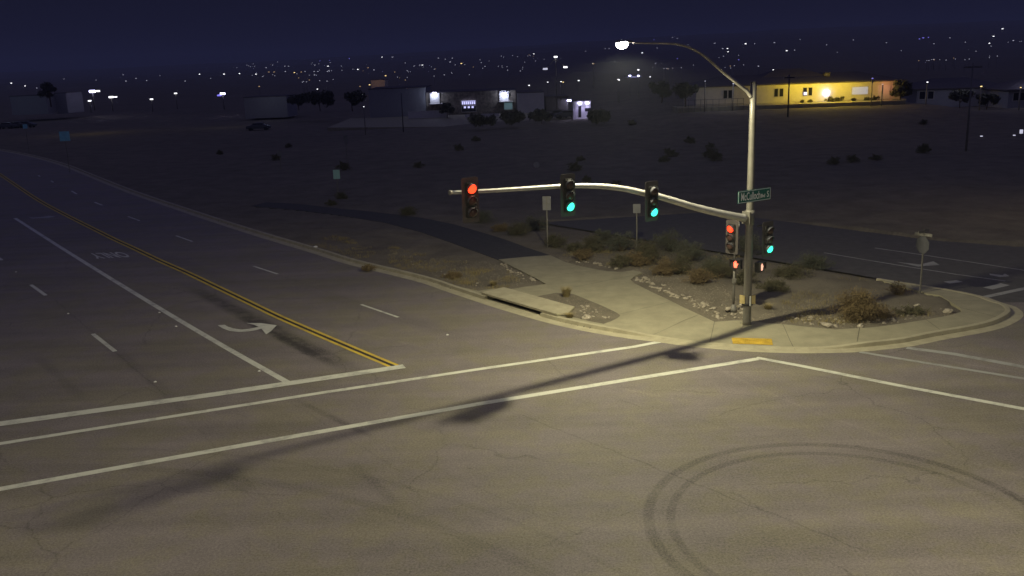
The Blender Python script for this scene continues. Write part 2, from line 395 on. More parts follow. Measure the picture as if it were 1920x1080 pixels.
# ---------------------------------------------------------------- terrain
def hill(x, y):
    """far relief: flat desert basin, then a slope that climbs to the right"""
    z = 0.0
    z += 1.45*sm(118, 152, y)*sm(12, 32, x)*(1-sm(68, 78, x))
    z += 70*sm(600, 3600, y)*sm(-.45, .45, x/max(y, 1)) + 16*sm(900, 3600, y)
    z += 30*sm(2600, 4600, y)
    z += noise.noise(Vector((x*.004, y*.004, 3)))*9*sm(500, 1500, y)
    z -= 1.2*sm(60, 140, y)*sm(5, -40, x)*0.5
    return z
def zt(x, y, precise=True):
    h = hill(x, y)
    if -70 < x < 110 and -60 < y < 190 and precise:
        ins = inside(x, y)
        near = -45 < x < 45 and 15 < y < 95
        if ins: return -.12
        d = pdist(x, y, CP, False) if near else 3
        b = noise.noise(Vector((x*.35, y*.35, 0)))*.12 + noise.noise(Vector((x*1.7, y*1.7, 5)))*.05
        amp = sm(.7, 3.0, d)
        z = .085 + h + b*amp + .20*amp*sm(2, 9, d)*noise.noise(Vector((x*.11, y*.11, 9)))
        if near:
            dw = pdist(x, y, WP)
            if inside(x, y, WP): z = min(z, -.02) if dw > .25 else .0
            else: z = lerp(zs(x, y)-.025, z, sm(.2, 1.6, dw)) if dw < 1.6 else z
            db = pdist(x, y, BP)
            if inside(x, y, BP): z = -.02 if db > .25 else .07
            else:
                if db < 1.4: z = lerp(.075, z, sm(.25, 1.4, db))
            if pdist(x, y, [(INLET0.x, INLET0.y), (INLET1.x, INLET1.y)], False) < 1.1: z = min(z, -.12)
            if d < .50: z = -.12
        return z
    return h + .05 + (noise.noise(Vector((x*.05, y*.05, 0)))*.35 if y > 60 else 0)
def axis(lo, hi, fine0, fine1, step, grow=1.16, mid=None):
    a = [fine0]
    while a[-1] < fine1: a.append(a[-1]+step)
    s = step
    while a[-1] < hi: s *= grow; a.append(a[-1]+s)
    s = step; b = [fine0]
    while b[-1] > lo: s *= grow; b.append(b[-1]-s)
    return sorted(set(b[1:] + a))
xs = axis(-5000, 5000, -22, 23, .22, 1.09); ys = axis(-120, 6500, 28, 60, .22, 1.06)
bm = BM(); grid = []
for y in ys: grid.append([bm.verts.new((x, y, zt(x, y))) for x in xs])
for j in range(len(ys)-1):
    for i in range(len(xs)-1):
        f = bm.faces.new((grid[j][i], grid[j][i+1], grid[j+1][i+1], grid[j+1][i])); f.smooth = True
tag(link_mesh('ground', bm, 'soil'), kind='structure')

def sheet(name, P, mname, z=0.0, zf=None, step=None, skirt=0.0, kind='structure', parent=None, holes=()):
    v = [Vector((p.x, p.y)) for p in P]; n = len(v); edges = []
    pts = list(v)
    if step:
        xsx = [p.x for p in P]; ysy = [p.y for p in P]; PP = [(p.x, p.y) for p in P]
        x = min(xsx)
        while x < max(xsx):
            y = min(ysy)
            while y < max(ysy):
                if inside(x, y, PP) and pdist(x, y, PP) > step*.4: pts.append(Vector((x+random.uniform(-.1, .1)*step, y+random.uniform(-.1, .1)*step)))
                y += step
            x += step
    r = delaunay_2d_cdt(pts, [], [list(range(n))], 1, 1e-5)
    bm = BM(); zz = (lambda x, y: zf(x, y)) if zf else (lambda x, y: z)
    vs = [bm.verts.new((p.x, p.y, zz(p.x, p.y))) for p in r[0]]
    for f in r[2]:
        try: bm.faces.new([vs[i] for i in f])
        except ValueError: pass
    bmesh.ops.recalc_face_normals(bm, faces=bm.faces)
    up = sum(f.normal.z for f in bm.faces)
    if up < 0: bmesh.ops.reverse_faces(bm, faces=bm.faces)
    if skirt:
        be = [e for e in bm.edges if len(e.link_faces) == 1]
        low = {}
        for e in be:
            for q in e.verts:
                if q not in low: low[q] = bm.verts.new((q.co.x, q.co.y, q.co.z - skirt))
        for e in be:
            a, b = e.verts; bm.faces.new((a, b, low[b], low[a]))
    o = link_mesh(name, bm, mname, parent)
    if kind: o['kind'] = kind
    return o
sheet('road', ROAD, 'asphalt', 0.0)
sheet('frontage_road', FRONT, 'asphalt_shaded', 0.002)  # dark tone stands in for weak lamplight beyond the corner
sheet('sidewalk', WALK, 'concrete', zf=zs, step=.8, skirt=.25)
sheet('bike_path', BIKE, 'path', z=.095, skirt=.2)
sheet('planter_soil', [G(x, y, .13) for x, y in planter], 'soil', zf=lambda x, y: zs(x, y)+.006+.03*max(0, noise.noise(Vector((x*2, y*2, 1)))), step=.35)

# curb and gutter swept along the island edge
def curb_mesh():
    bm = BM(); lines = []
    prof = [(-.02, -.03), (0, .006), (.44, .012), (.47, 1), (.60, 1.04), (.66, 1.0), (.68, -.2)]
    offs = [offset(CURBS, ISL*p[0]) for p in prof]
    rows = []
    for i in range(len(CURBS)):
        p = CURBS[i]; hgt = ramp(*offs[4][i].xy) + .012
        row = []
        for k, (d, z) in enumerate(prof):
            q = offs[k][i]; zz = hgt*z if k in (3, 4, 5) else z
            row.append(bm.verts.new((q.x, q.y, zz)))
        rows.append(row)
    for i in range(min(len(rows)-1, (iN+28)*5)):
        mp = (CURBS[i]+CURBS[i+1])/2
        skip = pdist(mp.x, mp.y, [(INLET0.x, INLET0.y), (INLET1.x, INLET1.y)], False) < .9 and \
               0 < (mp-INLET0).dot(INLET1-INLET0) < (INLET1-INLET0).length_squared
        for k in range(len(prof)-1):
            if skip and k >= 2: continue
            bm.faces.new((rows[i][k], rows[i+1][k], rows[i+1][k+1], rows[i][k+1]))
    return bm
tag(link_mesh('curb_and_gutter', curb_mesh(), 'concrete2'), kind='structure')

# expansion joints in the concrete
def strip(bm, a, b, w, z, zf=None, n=8):
    d = (b-a); d.z = 0; L = d.length; d.normalize(); nn = Vector((-d.y, d.x, 0))*w/2; pr = None
    for k in range(n+1):
        c = a + d*L*k/n
        zz = (lambda q: (zf(q.x, q.y) + z) if zf else z)
        q0, q1 = c+nn, c-nn
        r = (bm.verts.new((q0.x, q0.y, zz(c))), bm.verts.new((q1.x, q1.y, zz(c))))
        if pr: bm.faces.new((pr[0], pr[1], r[1], r[0]))
        pr = r
bm = BM()
for a, b in [((1340,604),(1330,641)),((1467,609),(1490,651)),((1000,499),(1110,489+10)),((1075,540),(1190,517)),((1157,592),(1262,566)),((1060,515),(1120,508)),
             ((1607,642),(1612,615)),((1225,625),(1310,592)),((1735,600),(1765,622)),((1800,578),(1872,597)),((1780,565),(1850,566)),((900,546),(935,487+52))]:
    strip(bm, G(*a, .1), G(*b, .1), .018, .007, zs, 14)
tag(link_mesh('pavement_joints', bm, 'joint'), kind='structure')

# yellow warning panel at the ramp
def rib_panel():
    bm = BM()
    c = [G(1372, 633, .04), G(1447, 635.5, .04), G(1449, 646, .04), G(1374, 643.5, .04)]
    for p in c: p.z = zs(p.x, p.y) + .014
    lo = [Vector((p.x, p.y, p.z-.03)) for p in c]
    v = [bm.verts.new(p) for p in c]; w = [bm.verts.new(p) for p in lo]
    bm.faces.new(v)
    for i in range(4): bm.faces.new((v[i], v[(i+1) % 4], w[(i+1) % 4], w[i]))
    for i in range(22):
        for j in range(8):
            u, t = (i+.5)/22, (j+.5)/8
            p = (c[0]*(1-u)+c[1]*u)*(1-t) + (c[3]*(1-u)+c[2]*u)*t
            bmesh.ops.create_cone(bm, cap_ends=True, segments=6, radius1=.014, radius2=.009, depth=.012, matrix=Matrix.Translation(p+Vector((0, 0, .004))))
    return bm
tag(link_mesh('tactile_panel', rib_panel(), 'tactile'), 'yellow bumpy warning panel set in the sidewalk ramp below the signal mast', 'tactile paving')

# ---------------------------------------------------------------- road markings (4 mm sheets, one above another)
def quadstrip(name, pts, w, mname, z=.004, miter=None):
    bm = BM(); pts = [Vector(p) for p in pts]; pr = None
    for i, p in enumerate(pts):
        t = pts[min(i+1, len(pts)-1)] - pts[max(i-1, 0)]; t.z = 0; t.normalize(); nn = Vector((-t.y, t.x, 0))*w/2
        r = (bm.verts.new((p.x+nn.x, p.y+nn.y, z)), bm.verts.new((p.x-nn.x, p.y-nn.y, z)))
        if pr: bm.faces.new((pr[0], pr[1], r[1], r[0]))
        pr = r
    return tag(link_mesh(name, bm, mname), kind='structure')
def LN(*pp, n=10): 
    P = [G(*p) for p in pp]; o = []
    for a, b in zip(P, P[1:]): o += [a.lerp(b, k/n) for k in range(n)]
    return o + [P[-1]]
yl = [p for p in YEL]
quadstrip('yellow_line', offset(yl, .14), .13, 'yellow'); quadstrip('yellow_line', offset(yl, -.14), .13, 'yellow')
quadstrip('line_gap', yl, .12, 'tar')
wl = smooth_pts([G(*p) for p in [(542,718.5),(400,638),(270,560.5),(125,471),(28,409)]], 8)
quadstrip('white_lane_line', wl, .24, 'white')
for a, b in [((747,595),(677,571)),((521,514),(475,499)),((361,453),(330,442)),((262,414),(240,406)),((192,385),(177,379)),((144,364),(134,358)),((100,342),(96,339)),
             ((75,331),(72,329)),((216,659),(174,626)),((86,554),(58,534)),((4,488),(-18,472))]:
    quadstrip('lane_dash', LN(a, b), .13 if a[0] > 230 and a[1] < 600 else .17, 'white', .0045)
quadstrip('stop_line', LN((758,687),(400,740),(0,795),(-300,836)), .44, 'white', .009)
quadstrip('crosswalk_line', LN((1236,641),(1190,650),(900,692),(600,737),(0,832),(-300,880)), .24, 'white', .0045)
quadstrip('crosswalk_line', LN((1420,673),(900,757),(450,836),(0,917),(-300,972)), .28, 'white', .0045)
quadstrip('crosswalk_line', LN((1418,671),(1500,686),(1700,726),(1920,767),(2200,820)), .24, 'white', .009)
quadstrip('crosswalk_line', LN((1612,660),(1720,678),(1920,710),(2200,757)), .2, 'dim', .0045)
quadstrip('stop_line', LN((1700,652),(1790,664),(1920,688),(2200,735)), .3, 'dim', .0045)
quadstrip('crosswalk_line', LN((1847,557),(1925,540),(2000,524)), .3, 'dim', .0045)
quadstrip('stop_line', LN((1852,541),(1885,533)), .45, 'dim', .0045); quadstrip('stop_line', LN((1775,530),(1800,527)), .4, 'dim', .0045)
quadstrip('frontage_lane_line', LN((1545,474),(1640,490),(1720,503),(1790,514),(1885,527)), .12, 'dim', .0045)
quadstrip('frontage_lane_line', LN((1640,465),(1730,478),(1830,493),(1960,513)), .12, 'dim', .0045)
def flat_poly(name, pts, mname, z=.0045):
    bm = BM(); vs = [bm.verts.new((p.x, p.y, z)) for p in pts]; f = bm.faces.new(vs)
    bmesh.ops.triangulate(bm, faces=[f]); return tag(link_mesh(name, bm, mname), kind='structure')
# left-turn arrow
arr = [(408,610),(421,609),(428,613),(438,616),(452,618),(465,617),(480,614),(485,613),(476,609),(462,606),(490,606),(519,610),(508,621),(499,627),(494,621),(490,616.5),(478,619.5),(465,621.5),(446,622.5),(430,620.5),(418,616)]
flat_poly('turn_arrow', [G(*p) for p in arr], 'white')
flat_poly('frontage_arrow', [G(*p) for p in [(1680,491),(1725,496),(1750,490),(1762,497),(1735,498.5),(1722,500)]], 'dim')
flat_poly('frontage_arrow', [G(*p) for p in [(1855,513),(1880,516),(1884,513),(1893,518),(1875,519.5),(1856,516)]], 'dim')
flat_poly('turn_arrow', [G(*p) for p in [(52,406),(60,408),(78,407),(92,404.5),(104,406),(90,409),(78,409),(60,410)]], 'dim')
# the word ONLY, painted to be read from the highway's approach lane
def text_mesh(body, size, mname, name, parent=None, depth=0.0, bold=0.0, sx=1.0):
    cu = bpy.data.curves.new(name, 'FONT'); cu.body = body; cu.size = size; cu.align_x = 'CENTER'; cu.align_y = 'CENTER'; cu.extrude = depth; cu.offset = bold
    cu.resolution_u = 3
    o = bpy.data.objects.new('tmp', cu); COL.objects.link(o); dg = bpy.context.evaluated_depsgraph_get()
    me = bpy.data.meshes.new_from_object(o.evaluated_get(dg)); bpy.data.objects.remove(o)
    me.materials.clear(); me.materials.append(M[mname]); me.name = name
    for v in me.vertices: v.co.x *= sx
    r = bpy.data.objects.new(name, me); COL.objects.link(r)
    if parent: r.parent = parent
    return r
o = text_mesh('ONLY', 1.0, 'white', 'only_marking', bold=.02)
# image corners of the word: first letter right end; reading direction runs right-to-left in the picture
pO, pY, up0 = G(236, 478), G(176, 481), G(196, 473) 
ex = (G(172, 480.5) - G(238, 477.5)); ctr = G(205, 478.5); L = ex.length
xmin = min(v.co.x for v in o.data.vertices); xmax = max(v.co.x for v in o.data.vertices); ymin = min(v.co.y for v in o.data.vertices); ymax = max(v.co.y for v in o.data.vertices)
rd = (YEL[30]-YEL[20]); rd.z = 0; rd.normalize()
exn = ex.normalized(); eyn = -rd
for v in o.data.vertices:
    u = (v.co.x-(xmin+xmax)/2)/(xmax-xmin)*L; w = (v.co.y-(ymin+ymax)/2)/(ymax-ymin)*2.3
    q = ctr + exn*u + eyn*w; v.co = (q.x, q.y, .0045)
o['kind'] = 'structure'

# small bits on the road: raised markers, litter
def chip(name, p, s, mname, label, cat, group):
    bm = BM(); bmesh.ops.create_cone(bm, cap_ends=True, segments=8, radius1=s, radius2=s*.7, depth=s*.4, matrix=Matrix.Translation((0, 0, s*.2)))
    o = link_mesh(name, bm, mname); o.location = (p.x, p.y, .0); return tag(o, label, cat, group)
mk = None
for i, (x, y) in enumerate([(128,588),(291,716),(299,586),(839,628),(486,696),(30,510),(330,612)]):
    p = G(x, y)
    if mk is None: mk = chip('lane_marker', p, .055, 'marker', 'small white raised button marker on the asphalt of the highway lanes', 'road marker', 'raised lane markers')
    else:
        c = mk.copy(); COL.objects.link(c); c.location = (p.x, p.y, 0)
bm = BM()
bmesh.ops.create_icosphere(bm, subdivisions=2, radius=.14)
for v in bm.verts: v.co *= 1+.35*noise.noise(v.co*9); v.co.z = v.co.z*.35+.04
o = link_mesh('plastic_bag', bm, 'litter'); p = G(592, 465, .1); o.location = (p.x, p.y, .14); tag(o, 'crumpled white bag lying on the curb beside the highway verge', 'litter')

# storm drain inlet
def drain():
    d = INLET1-INLET0; L = d.length; dn = d.normalized(); inn = Vector((-dn.y, dn.x, 0))
    if inside(*(INLET0+inn*1.5).xy): inn = -inn
    t = thing('storm_drain', 'long dark storm drain opening in the curb under a concrete slab', 'storm drain', (INLET0.x, INLET0.y, 0))
    mx = Matrix((( dn.x, inn.x, 0, 0), (dn.y, inn.y, 0, 0), (0, 0, 1, 0), (0, 0, 0, 1)))
    bm = BM()     # cover slab
    s = [(-.5, 1.3), (-.45, -.02), (0, -.04), (L, -.04), (L+.9, .0), (L+1.1, .45), (L+.55, 1.3)]
    v0 = [bm.verts.new(mx @ Vector((a, b, .26))) for a, b in s]; v1 = [bm.verts.new(mx @ Vector((a, b, .175))) for a, b in s]
    bm.faces.new(v0); bm.faces.new(v1)
    for i in range(len(s)): bm.faces.new((v0[i], v0[(i+1) % len(s)], v1[(i+1) % len(s)], v1[i]))
    bmesh.ops.bevel(bm, geom=[e for e in bm.edges if e.verts[0].co.z > .2 and e.verts[1].co.z > .2], offset=.012, segments=2, affect='EDGES')
    link_mesh('cover_slab', bm, 'concrete2', t)
    bm = BM()     # throat: open fronted box
    x0, x1, y0, y1, z0, z1 = .0, L, -.0, .8, -.1, .172
    q = [mx @ Vector(p) for p in [(x0,y0,z0),(x1,y0,z0),(x1,y1,z0),(x0,y1,z0),(x0,y0,z1),(x1,y0,z1),(x1,y1,z1),(x0,y1,z1)]]
    v = [bm.verts.new(p) for p in q]
    for f in [(0,1,2,3),(1,2,6,5),(2,3,7,6),(3,0,4,7)]: bm.faces.new([v[i] for i in f])
    link_mesh('throat', bm, 'dark', t)  # near-black colour stands in for the shade inside the slot
    bm = BM(); box(bm, -.4, -.0, .0, .7, -.05, .172, .01, mx=mx); link_mesh('end_block', bm, 'concrete2', t)
    bm = BM(); box(bm, L+.0, L+.85, .03, .7, -.05, .172, .01, mx=mx); link_mesh('end_block', bm, 'concrete2', t)
    bm = BM(); box(bm, -.3, L+.3, -.17, .10, -.06, .0085, mx=mx); link_mesh('apron', bm, 'concrete2', t)
drain()

# ---------------------------------------------------------------- lamps
def point(name, loc, power, col, rad=.2):
    l = bpy.data.lights.new(name, 'POINT'); l.energy = power; l.color = col; l.shadow_soft_size = rad
    o = bpy.data.objects.new(name, l); COL.objects.link(o); o.location = loc; return o
def spot(name, loc, aim, power, col, ang=150, blend=.8, rad=.2):
    l = bpy.data.lights.new(name, 'SPOT'); l.energy = power; l.color = col; l.shadow_soft_size = rad; l.spot_size = math.radians(ang); l.spot_blend = blend
    o = bpy.data.objects.new(name, l); COL.objects.link(o); o.location = loc
    o.rotation_euler = (Vector(aim)-Vector(loc)).to_track_quat('-Z', 'Y').to_euler(); return o
LAMPCOL = (1.0, .925, .61)

# ---------------------------------------------------------------- signal mast
AZ = math.radians(212)
AD = Vector((math.cos(AZ), math.sin(AZ), 0)); FD = Vector((-AD.y, AD.x, 0))   # arm direction, facing direction
if FD.y > 0: FD = -FD
mast = thing('signal_mast', 'tall galvanised steel mast with signal arm and bright street lamp at the sidewalk corner', 'traffic signal mast', BASE)
def rel(v): return Vector(v) - BASE
bm = BM(); zb = .06; zl = [zb, .3, 2, 4, 6, 8, 9.28]
tube(bm, [(0, 0, z) for z in zl], [.165, .16, .15, .142, .133, .122, .116], 20)
tube(bm, [(0, 0, 9.28), (0, 0, 9.36)], [.122, .06], 20)
link_mesh('pole', bm, 'galv', mast)
bm = BM(); box(bm, -.24, .24, -.24, .24, .035, .07, .008)
link_mesh('base_plate', bm, 'galv2', mast)
for a in (-1, 1):
    for b in (-1, 1): bm = BM(); tube(bm, [(a*.19, b*.19, .07), (a*.19, b*.19, .15)], .022, 8); link_mesh('anchor_bolt', bm, 'galv2', mast)
bm = BM(); tube(bm, [(0, 0, -.1), (0, 0, .045)], .46, 24); link_mesh('footing', bm, 'concrete2', mast)
bm = BM(); box(bm, -.006+.10, .016+.10, -.185, -.155, .25, 1.35); link_mesh('cable_guard', bm, 'galv', mast)
ap = [(1396,409),(1380,406),(1350,400),(1305,389),(1265,377),(1230,367),(1202,361),(1170,354),(1137,350),(1106,348.5),(1076,348.5),(1040,350),(970,354.5),(892,359),(845,361)]
apts = [rel(PL(x, y, AZ)) for x, y in ap]
apts = smooth_pts(apts, 3); tot = len(apts)
bm = BM(); tube(bm, apts, [lerp(.155, .055, (k/(tot-1))**.8) for k in range(tot)], 16); link_mesh('signal_arm', bm, 'galv_lamplit', mast)
bm = BM()
az0 = apts[0].z
tube(bm, [(0, 0, az0-.28), (0, 0, az0+.28)], .17, 20)
mxa = Matrix.Translation((0, 0, az0)) @ Matrix.Rotation(AZ, 4, 'Z')
box(bm, .13, .17, -.2, .2, -.24, .24, .008, mx=mxa); box(bm, .175, .21, -.2, .2, -.24, .24, .008, mx=mxa)
link_mesh('arm_flange', bm, 'galv', mast)
bm = BM(); e_ = apts[-1]; tube(bm, [e_ + AD*-.02, e_ + AD*.05], .075, 12); link_mesh('arm_cap', bm, 'galv2', mast)
lp = [(1409,182),(1400,170),(1387,160),(1350,130),(1325,108),(1300,92),(1275,83.5),(1250,81),(1215,80.5),(1187,80)]
AZL = math.radians(LAZ) if 'LAZ' in globals() else math.radians(208)
lpts = smooth_pts([rel(PL(x, y, AZL)) for x, y in lp], 4)
bm = BM(); tube(bm, lpts, [lerp(.075, .028, k/(len(lpts)-1)) for k in range(len(lpts))], 12); link_mesh('lamp_arm', bm, 'galv_dull', mast)
lampP = PL(1170, 80, AZL)
LD = Vector((math.cos(AZL), math.sin(AZL), 0))
def lamp_head(parent, p, az):
    mx = Matrix.Translation(p) @ Matrix.Rotation(az, 4, 'Z')
    bm = BM(); prof = [(-.34, .04, .03), (-.25, .06, .045), (-.1, .11, .06), (.10, .14, .07), (.24, .11, .05), (.30, .05, .03)]
    rings = []
    for x, w, h in prof: rings.append([bm.verts.new(mx @ Vector((x, w*math.cos(a), .03+h*math.sin(a)))) for a in [2*PI*k/14 for k in range(14)]])
    for r0, r1 in zip(rings, rings[1:]):
        for k in range(14): f = bm.faces.new((r0[k], r0[(k+1) % 14], r1[(k+1) % 14], r1[k])); f.smooth = True
    bm.faces.new(rings[0]); bm.faces.new(rings[-1])
    h = link_mesh('lamp_head', bm, 'galv2', parent)
    bm = BM(); bmesh.ops.create_uvsphere(bm, u_segments=16, v_segments=8, radius=1, matrix=mx @ Matrix.Translation((.08, 0, -.05)) @ Matrix.Diagonal((.22, .16, .15, 1)))
    link_mesh('lamp_glass', bm, 'lampglass', h, True)
lamp_head(mast, rel(lampP), AZL+PI*0)
spot('street_lamp_light', lampP + Vector((0, 0, -.40)), lampP + Vector((0, 0, -5)), 6000, LAMPCOL, 166, .25, .20)

# ---- signal heads
def signal_head(name, label, p, face, lit, cat='traffic light', group=None, bracket=None):
    """p: centre of the back plate; built facing -Y"""
    rz = math.atan2(face.y, face.x) + PI/2
    t = thing(name, label, cat, p, rz, group)
    bm = BM()
    w, h = .29, .69; r = .07; o = []
    for cx, cy, a0 in ((w-r, h-r, 0), (-w+r, h-r, 90), (-w+r, -h+r, 180), (w-r, -h+r, 270)):
        for k in range(5): a = math.radians(a0+22.5*k); o.append((cx+r*math.cos(a), cy+r*math.sin(a)))
    f = [bm.verts.new((a, -.0, b)) for a, b in o]; g = [bm.verts.new((a, .012, b)) for a, b in o]
    bm.faces.new(f); bm.faces.new(g)
    for i in range(len(o)): bm.faces.new((f[i], f[(i+1) % len(o)], g[(i+1) % len(o)], g[i]))
    link_mesh('back_plate', bm, 'plate', t)
    bm = BM()
    for k in (-1, 0, 1): box(bm, -.172, .172, -.10, .13, k*.357-.172, k*.357+.172, .03)
    link_mesh('housing', bm, 'black', t)
    for k, nm in ((1, 'red'), (0, 'amber'), (-1, 'green')):
        zc = k*.357
        bm = BM(); n = 18
        ro = [(.152*math.cos(a), zc+.152*math.sin(a)) for a in [math.radians(-35+250*i/n) for i in range(n+1)]]
        pr = None
        for i, (a, b) in enumerate(ro):
            s_ = math.radians(-35+250*i/n); dep = .02+.10*max(0, math.sin(s_))**.5
            q = (bm.verts.new((a, -.09, b)), bm.verts.new((a, -.12-dep, b-.012)))
            if pr: bm.faces.new((pr[0], q[0], q[1], pr[1]))
            pr = q
        bmesh.ops.solidify(bm, geom=bm.faces[:], thickness=.008)
        link_mesh('visor', bm, 'visor', t)
        on = (nm == lit)
        bm = BM()
        bmesh.ops.create_uvsphere(bm, u_segments=20, v_segments=8, radius=.148, matrix=Matrix.Translation((0, -.115, zc)) @ Matrix.Diagonal((1, .62, 1, 1)))
        l = link_mesh('lens', bm, {'red': 'lens_red', 'green': 'lens_green'}[nm] if on else 'lens_off', t, True)
        if on: l['label'] = 'lit %s lens' % nm
    if bracket:
        bm = BM()
        for b in bracket: tube(bm, [Vector(q) for q in b], .028, 8)
        link_mesh('bracket', bm, 'black', t)
    return t
def head_on_arm(px, dz, label, lit):
    # arm point whose picture x is px, at parameter along the traced arm
    best = min(range(len(apts)-1), key=lambda i: abs(proj(apts[i]+BASE)[0]-px))
    a = apts[best]+BASE; p = a + FD*.30 + Vector((0, 0, dz))
    t = signal_head('traffic_light', label, p, FD, lit, group='signal heads on the mast arm', bracket=[((0, .30, -dz+.0), (0, .12, -dz)), ((0, .12, -.5), (0, .12, .5)), ((0, .13, -.5), (0, .03, -.5)), ((0, .13, .5), (0, .03, .5))])
    point_col = (1, .05, .02) if lit == 'red' else (.05, 1, .6)
    point('signal_glow', p + FD*.42 + Vector((0, 0, .357 if lit == 'red' else -.357)), 2, point_col, .1)
    return t
def proj(X):
    x, y, z = X.x, X.y, X.z-H; Y = y*math.cos(PITCH)-z*math.sin(PITCH); Z = y*math.sin(PITCH)+z*math.cos(PITCH); u, v = x/Y, Z/Y
    c, s = math.cos(ROLL), math.sin(ROLL); u, v = c*u+s*v, -s*u+c*v; return 960+F*u, 540-F*v
head_on_arm(874, -.22, 'signal head showing red at the outer end of the mast arm', 'red')
head_on_arm(1052, -.26, 'signal head showing green at the middle of the mast arm', 'green')
head_on_arm(1214, -.24, 'signal head showing green on the mast arm nearest the pole', 'green')
sp_ = PL(1432, 448, 0)   # beside the pole, on its right
p_r = BASE + Vector((.76, .20, 0)); p_r.z = 3.42
signal_head('traffic_light', 'signal head showing green on the right side of the mast pole', p_r, FD, 'green', group=None, bracket=[((-.45, .12, .55), (-.05, .12, .55), (-.05, .16, .5), (-.05, .16, -.5), (-.05, .12, -.55), (-.45, .12, -.55))])
point('signal_glow', p_r + FD*.4 + Vector((0, 0, -.357)), 1.2, (.05, 1, .6), .1)

def ped_head(p, face, label, m):
    rz = math.atan2(face.y, face.x) + PI/2
    t = thing('pedestrian_signal', label, 'pedestrian signal', p, rz)
    bm = BM(); box(bm, -.22, .22, -.09, .11, -.20, .20, .02); link_mesh('housing', bm, 'black', t)
    bm = BM(); box(bm, -.235, .235, -.20, -.085, .185, .215, .005); box(bm, -.235, -.222, -.16, -.085, -.1, .185); box(bm, .222, .235, -.16, -.085, -.1, .185); link_mesh('visor', bm, 'black', t)
    bm = BM()   # raised hand symbol
    hp = [(-.055,-.14),(.06,-.14),(.075,-.05),(.12,.02),(.10,.045),(.055,0),(.052,.11),(.032,.115),(.026,.02),(.018,.14),(-.004,.145),(-.006,.02),(-.02,.13),(-.042,.125),(-.038,.01),(-.058,.09),(-.078,.085),(-.07,-.04)]
    f = bm.faces.new([bm.verts.new((a, -.094, b)) for a, b in hp]); r = bmesh.ops.extrude_face_region(bm, geom=[f])
    for v in r['geom']:
        if isinstance(v, bmesh.types.BMVert): v.co.y -= .008
    link_mesh('hand_symbol', bm, m, t)
    return t
F2 = Vector((math.cos(math.radians(232)), math.sin(math.radians(232)), 0))
ped_p = BASE + Vector((.46, .1, 0)); ped_p.z = 2.38
ped_head(ped_p, Vector((math.cos(math.radians(318)), math.sin(math.radians(318)), 0)), 'pedestrian signal with a dim raised hand on the right side of the mast pole', 'hand2')

# push button signs strapped to the pole
t = thing('push_button_sign', 'pair of tan push button signs with a black strap low on the mast pole', 'button sign', (BASE.x, BASE.y, 0))
for a in (-1, 1):
    bm = BM(); mx = Matrix.Rotation(math.radians(-14 + a*30), 4, 'Z') @ Matrix.Translation((a*.115, -.19, 1.15)); box(bm, -.115, .115, -.012, .0, -.17, .17, .006, mx=mx); link_mesh('sign_plate', bm, 'tan', t)
bm = BM(); tube(bm, [(0, 0, .90), (0, 0, .985)], .205, 20); link_mesh('strap', bm, 'black', t)
bm = BM(); box(bm, -.02+.03, .03+.03, -.275, -.23, .93, 1.32, .008); link_mesh('button_box', bm, 'signwhite', t)

# street name sign on the mast
def street_sign():
    c = PL(1415, 367, 0); c = BASE + Vector((0, -.16, 0)); c.z = AT(1415, 366.5, c.y).z; c.x = AT(1415, 366.5, c.y).x
    a, b = AT(1380, 371, c.y), AT(1453, 362, c.y)
    fx = Vector((math.cos(math.radians(32)), math.sin(math.radians(32)), 0))
    rz = math.radians(32)
    t = thing('street_name_sign', 'green street name sign McCulloch Blvd S on the mast pole', 'street sign', c, rz)
    Wd, Hd = .86, .235
    bm = BM(); box(bm, -Wd, Wd, 0, .025, -Hd, Hd, .01); link_mesh('panel', bm, 'green', t)
    bm = BM()
    k = .018
    for x0, x1, z0, z1 in ((-Wd+.02, Wd-.02, Hd-.02-k, Hd-.02), (-Wd+.02, Wd-.02, -Hd+.02, -Hd+.02+k), (-Wd+.02, -Wd+.02+k, -Hd+.02+k, Hd-.02-k), (Wd-.02-k, Wd-.02, -Hd+.02+k, Hd-.02-k)):
        box(bm, x0, x1, -.004, .001, z0, z1)
    link_mesh('border', bm, 'signwhite', t)
    for body, size, x, z, sx in (('McCulloch', .42, -.21, -.01, .56), ('Blvd', .19, .435, -.055, .72), ('S', .33, .70, -.02, .8)):
        o = text_mesh(body, size, 'signwhite', 'lettering', t, .002, .003, sx)
        o.rotation_euler = (PI/2, 0, 0); o.location = (x, -.006, z)
    for z in (-.14, .09): bm = BM(); box(bm, -.05, .05, .026, .14, z, z+.05); link_mesh('clamp', bm, 'galv2', t)
street_sign()

# pedestal pole behind the mast
PB = G(1375, 583, .1); PB.z = .08
t = thing('signal_pedestal', 'thin signal post standing in the dirt behind the mast', 'signal post', PB)
bm = BM(); tube(bm, [(0, 0, 0), (0, 0, 2.15)], .05, 12); link_mesh('post', bm, 'galv2', t)
bm = BM(); tube(bm, [(0, 0, 0), (0, 0, .12), (0, 0, .3)], [.16, .14, .06], 12); link_mesh('base', bm, 'galv2', t)
bm = BM(); box(bm, -.08, .08, -.11, .05, 1.18, 1.40, .02); tube(bm, [(0, -.11, 1.29), (0, -.14, 1.29)], .045, 12); link_mesh('push_button', bm, 'galv2', t)
bm = BM(); tube(bm, [(.0, 0, 2.1), (.0, .0, 2.5), (.2, 0.02, 2.62), (.16, .10, 2.7), (.16, .12, 3.7)], .035, 10); link_mesh('bracket', bm, 'galv2', t)
A2 = Vector((math.cos(math.radians(222)), math.sin(math.radians(222)), 0))
c = PB + Vector((-.13, .0, 3.10))
signal_head('traffic_light', 'signal head showing red turned left on the thin post behind the mast', c, A2, 'red')
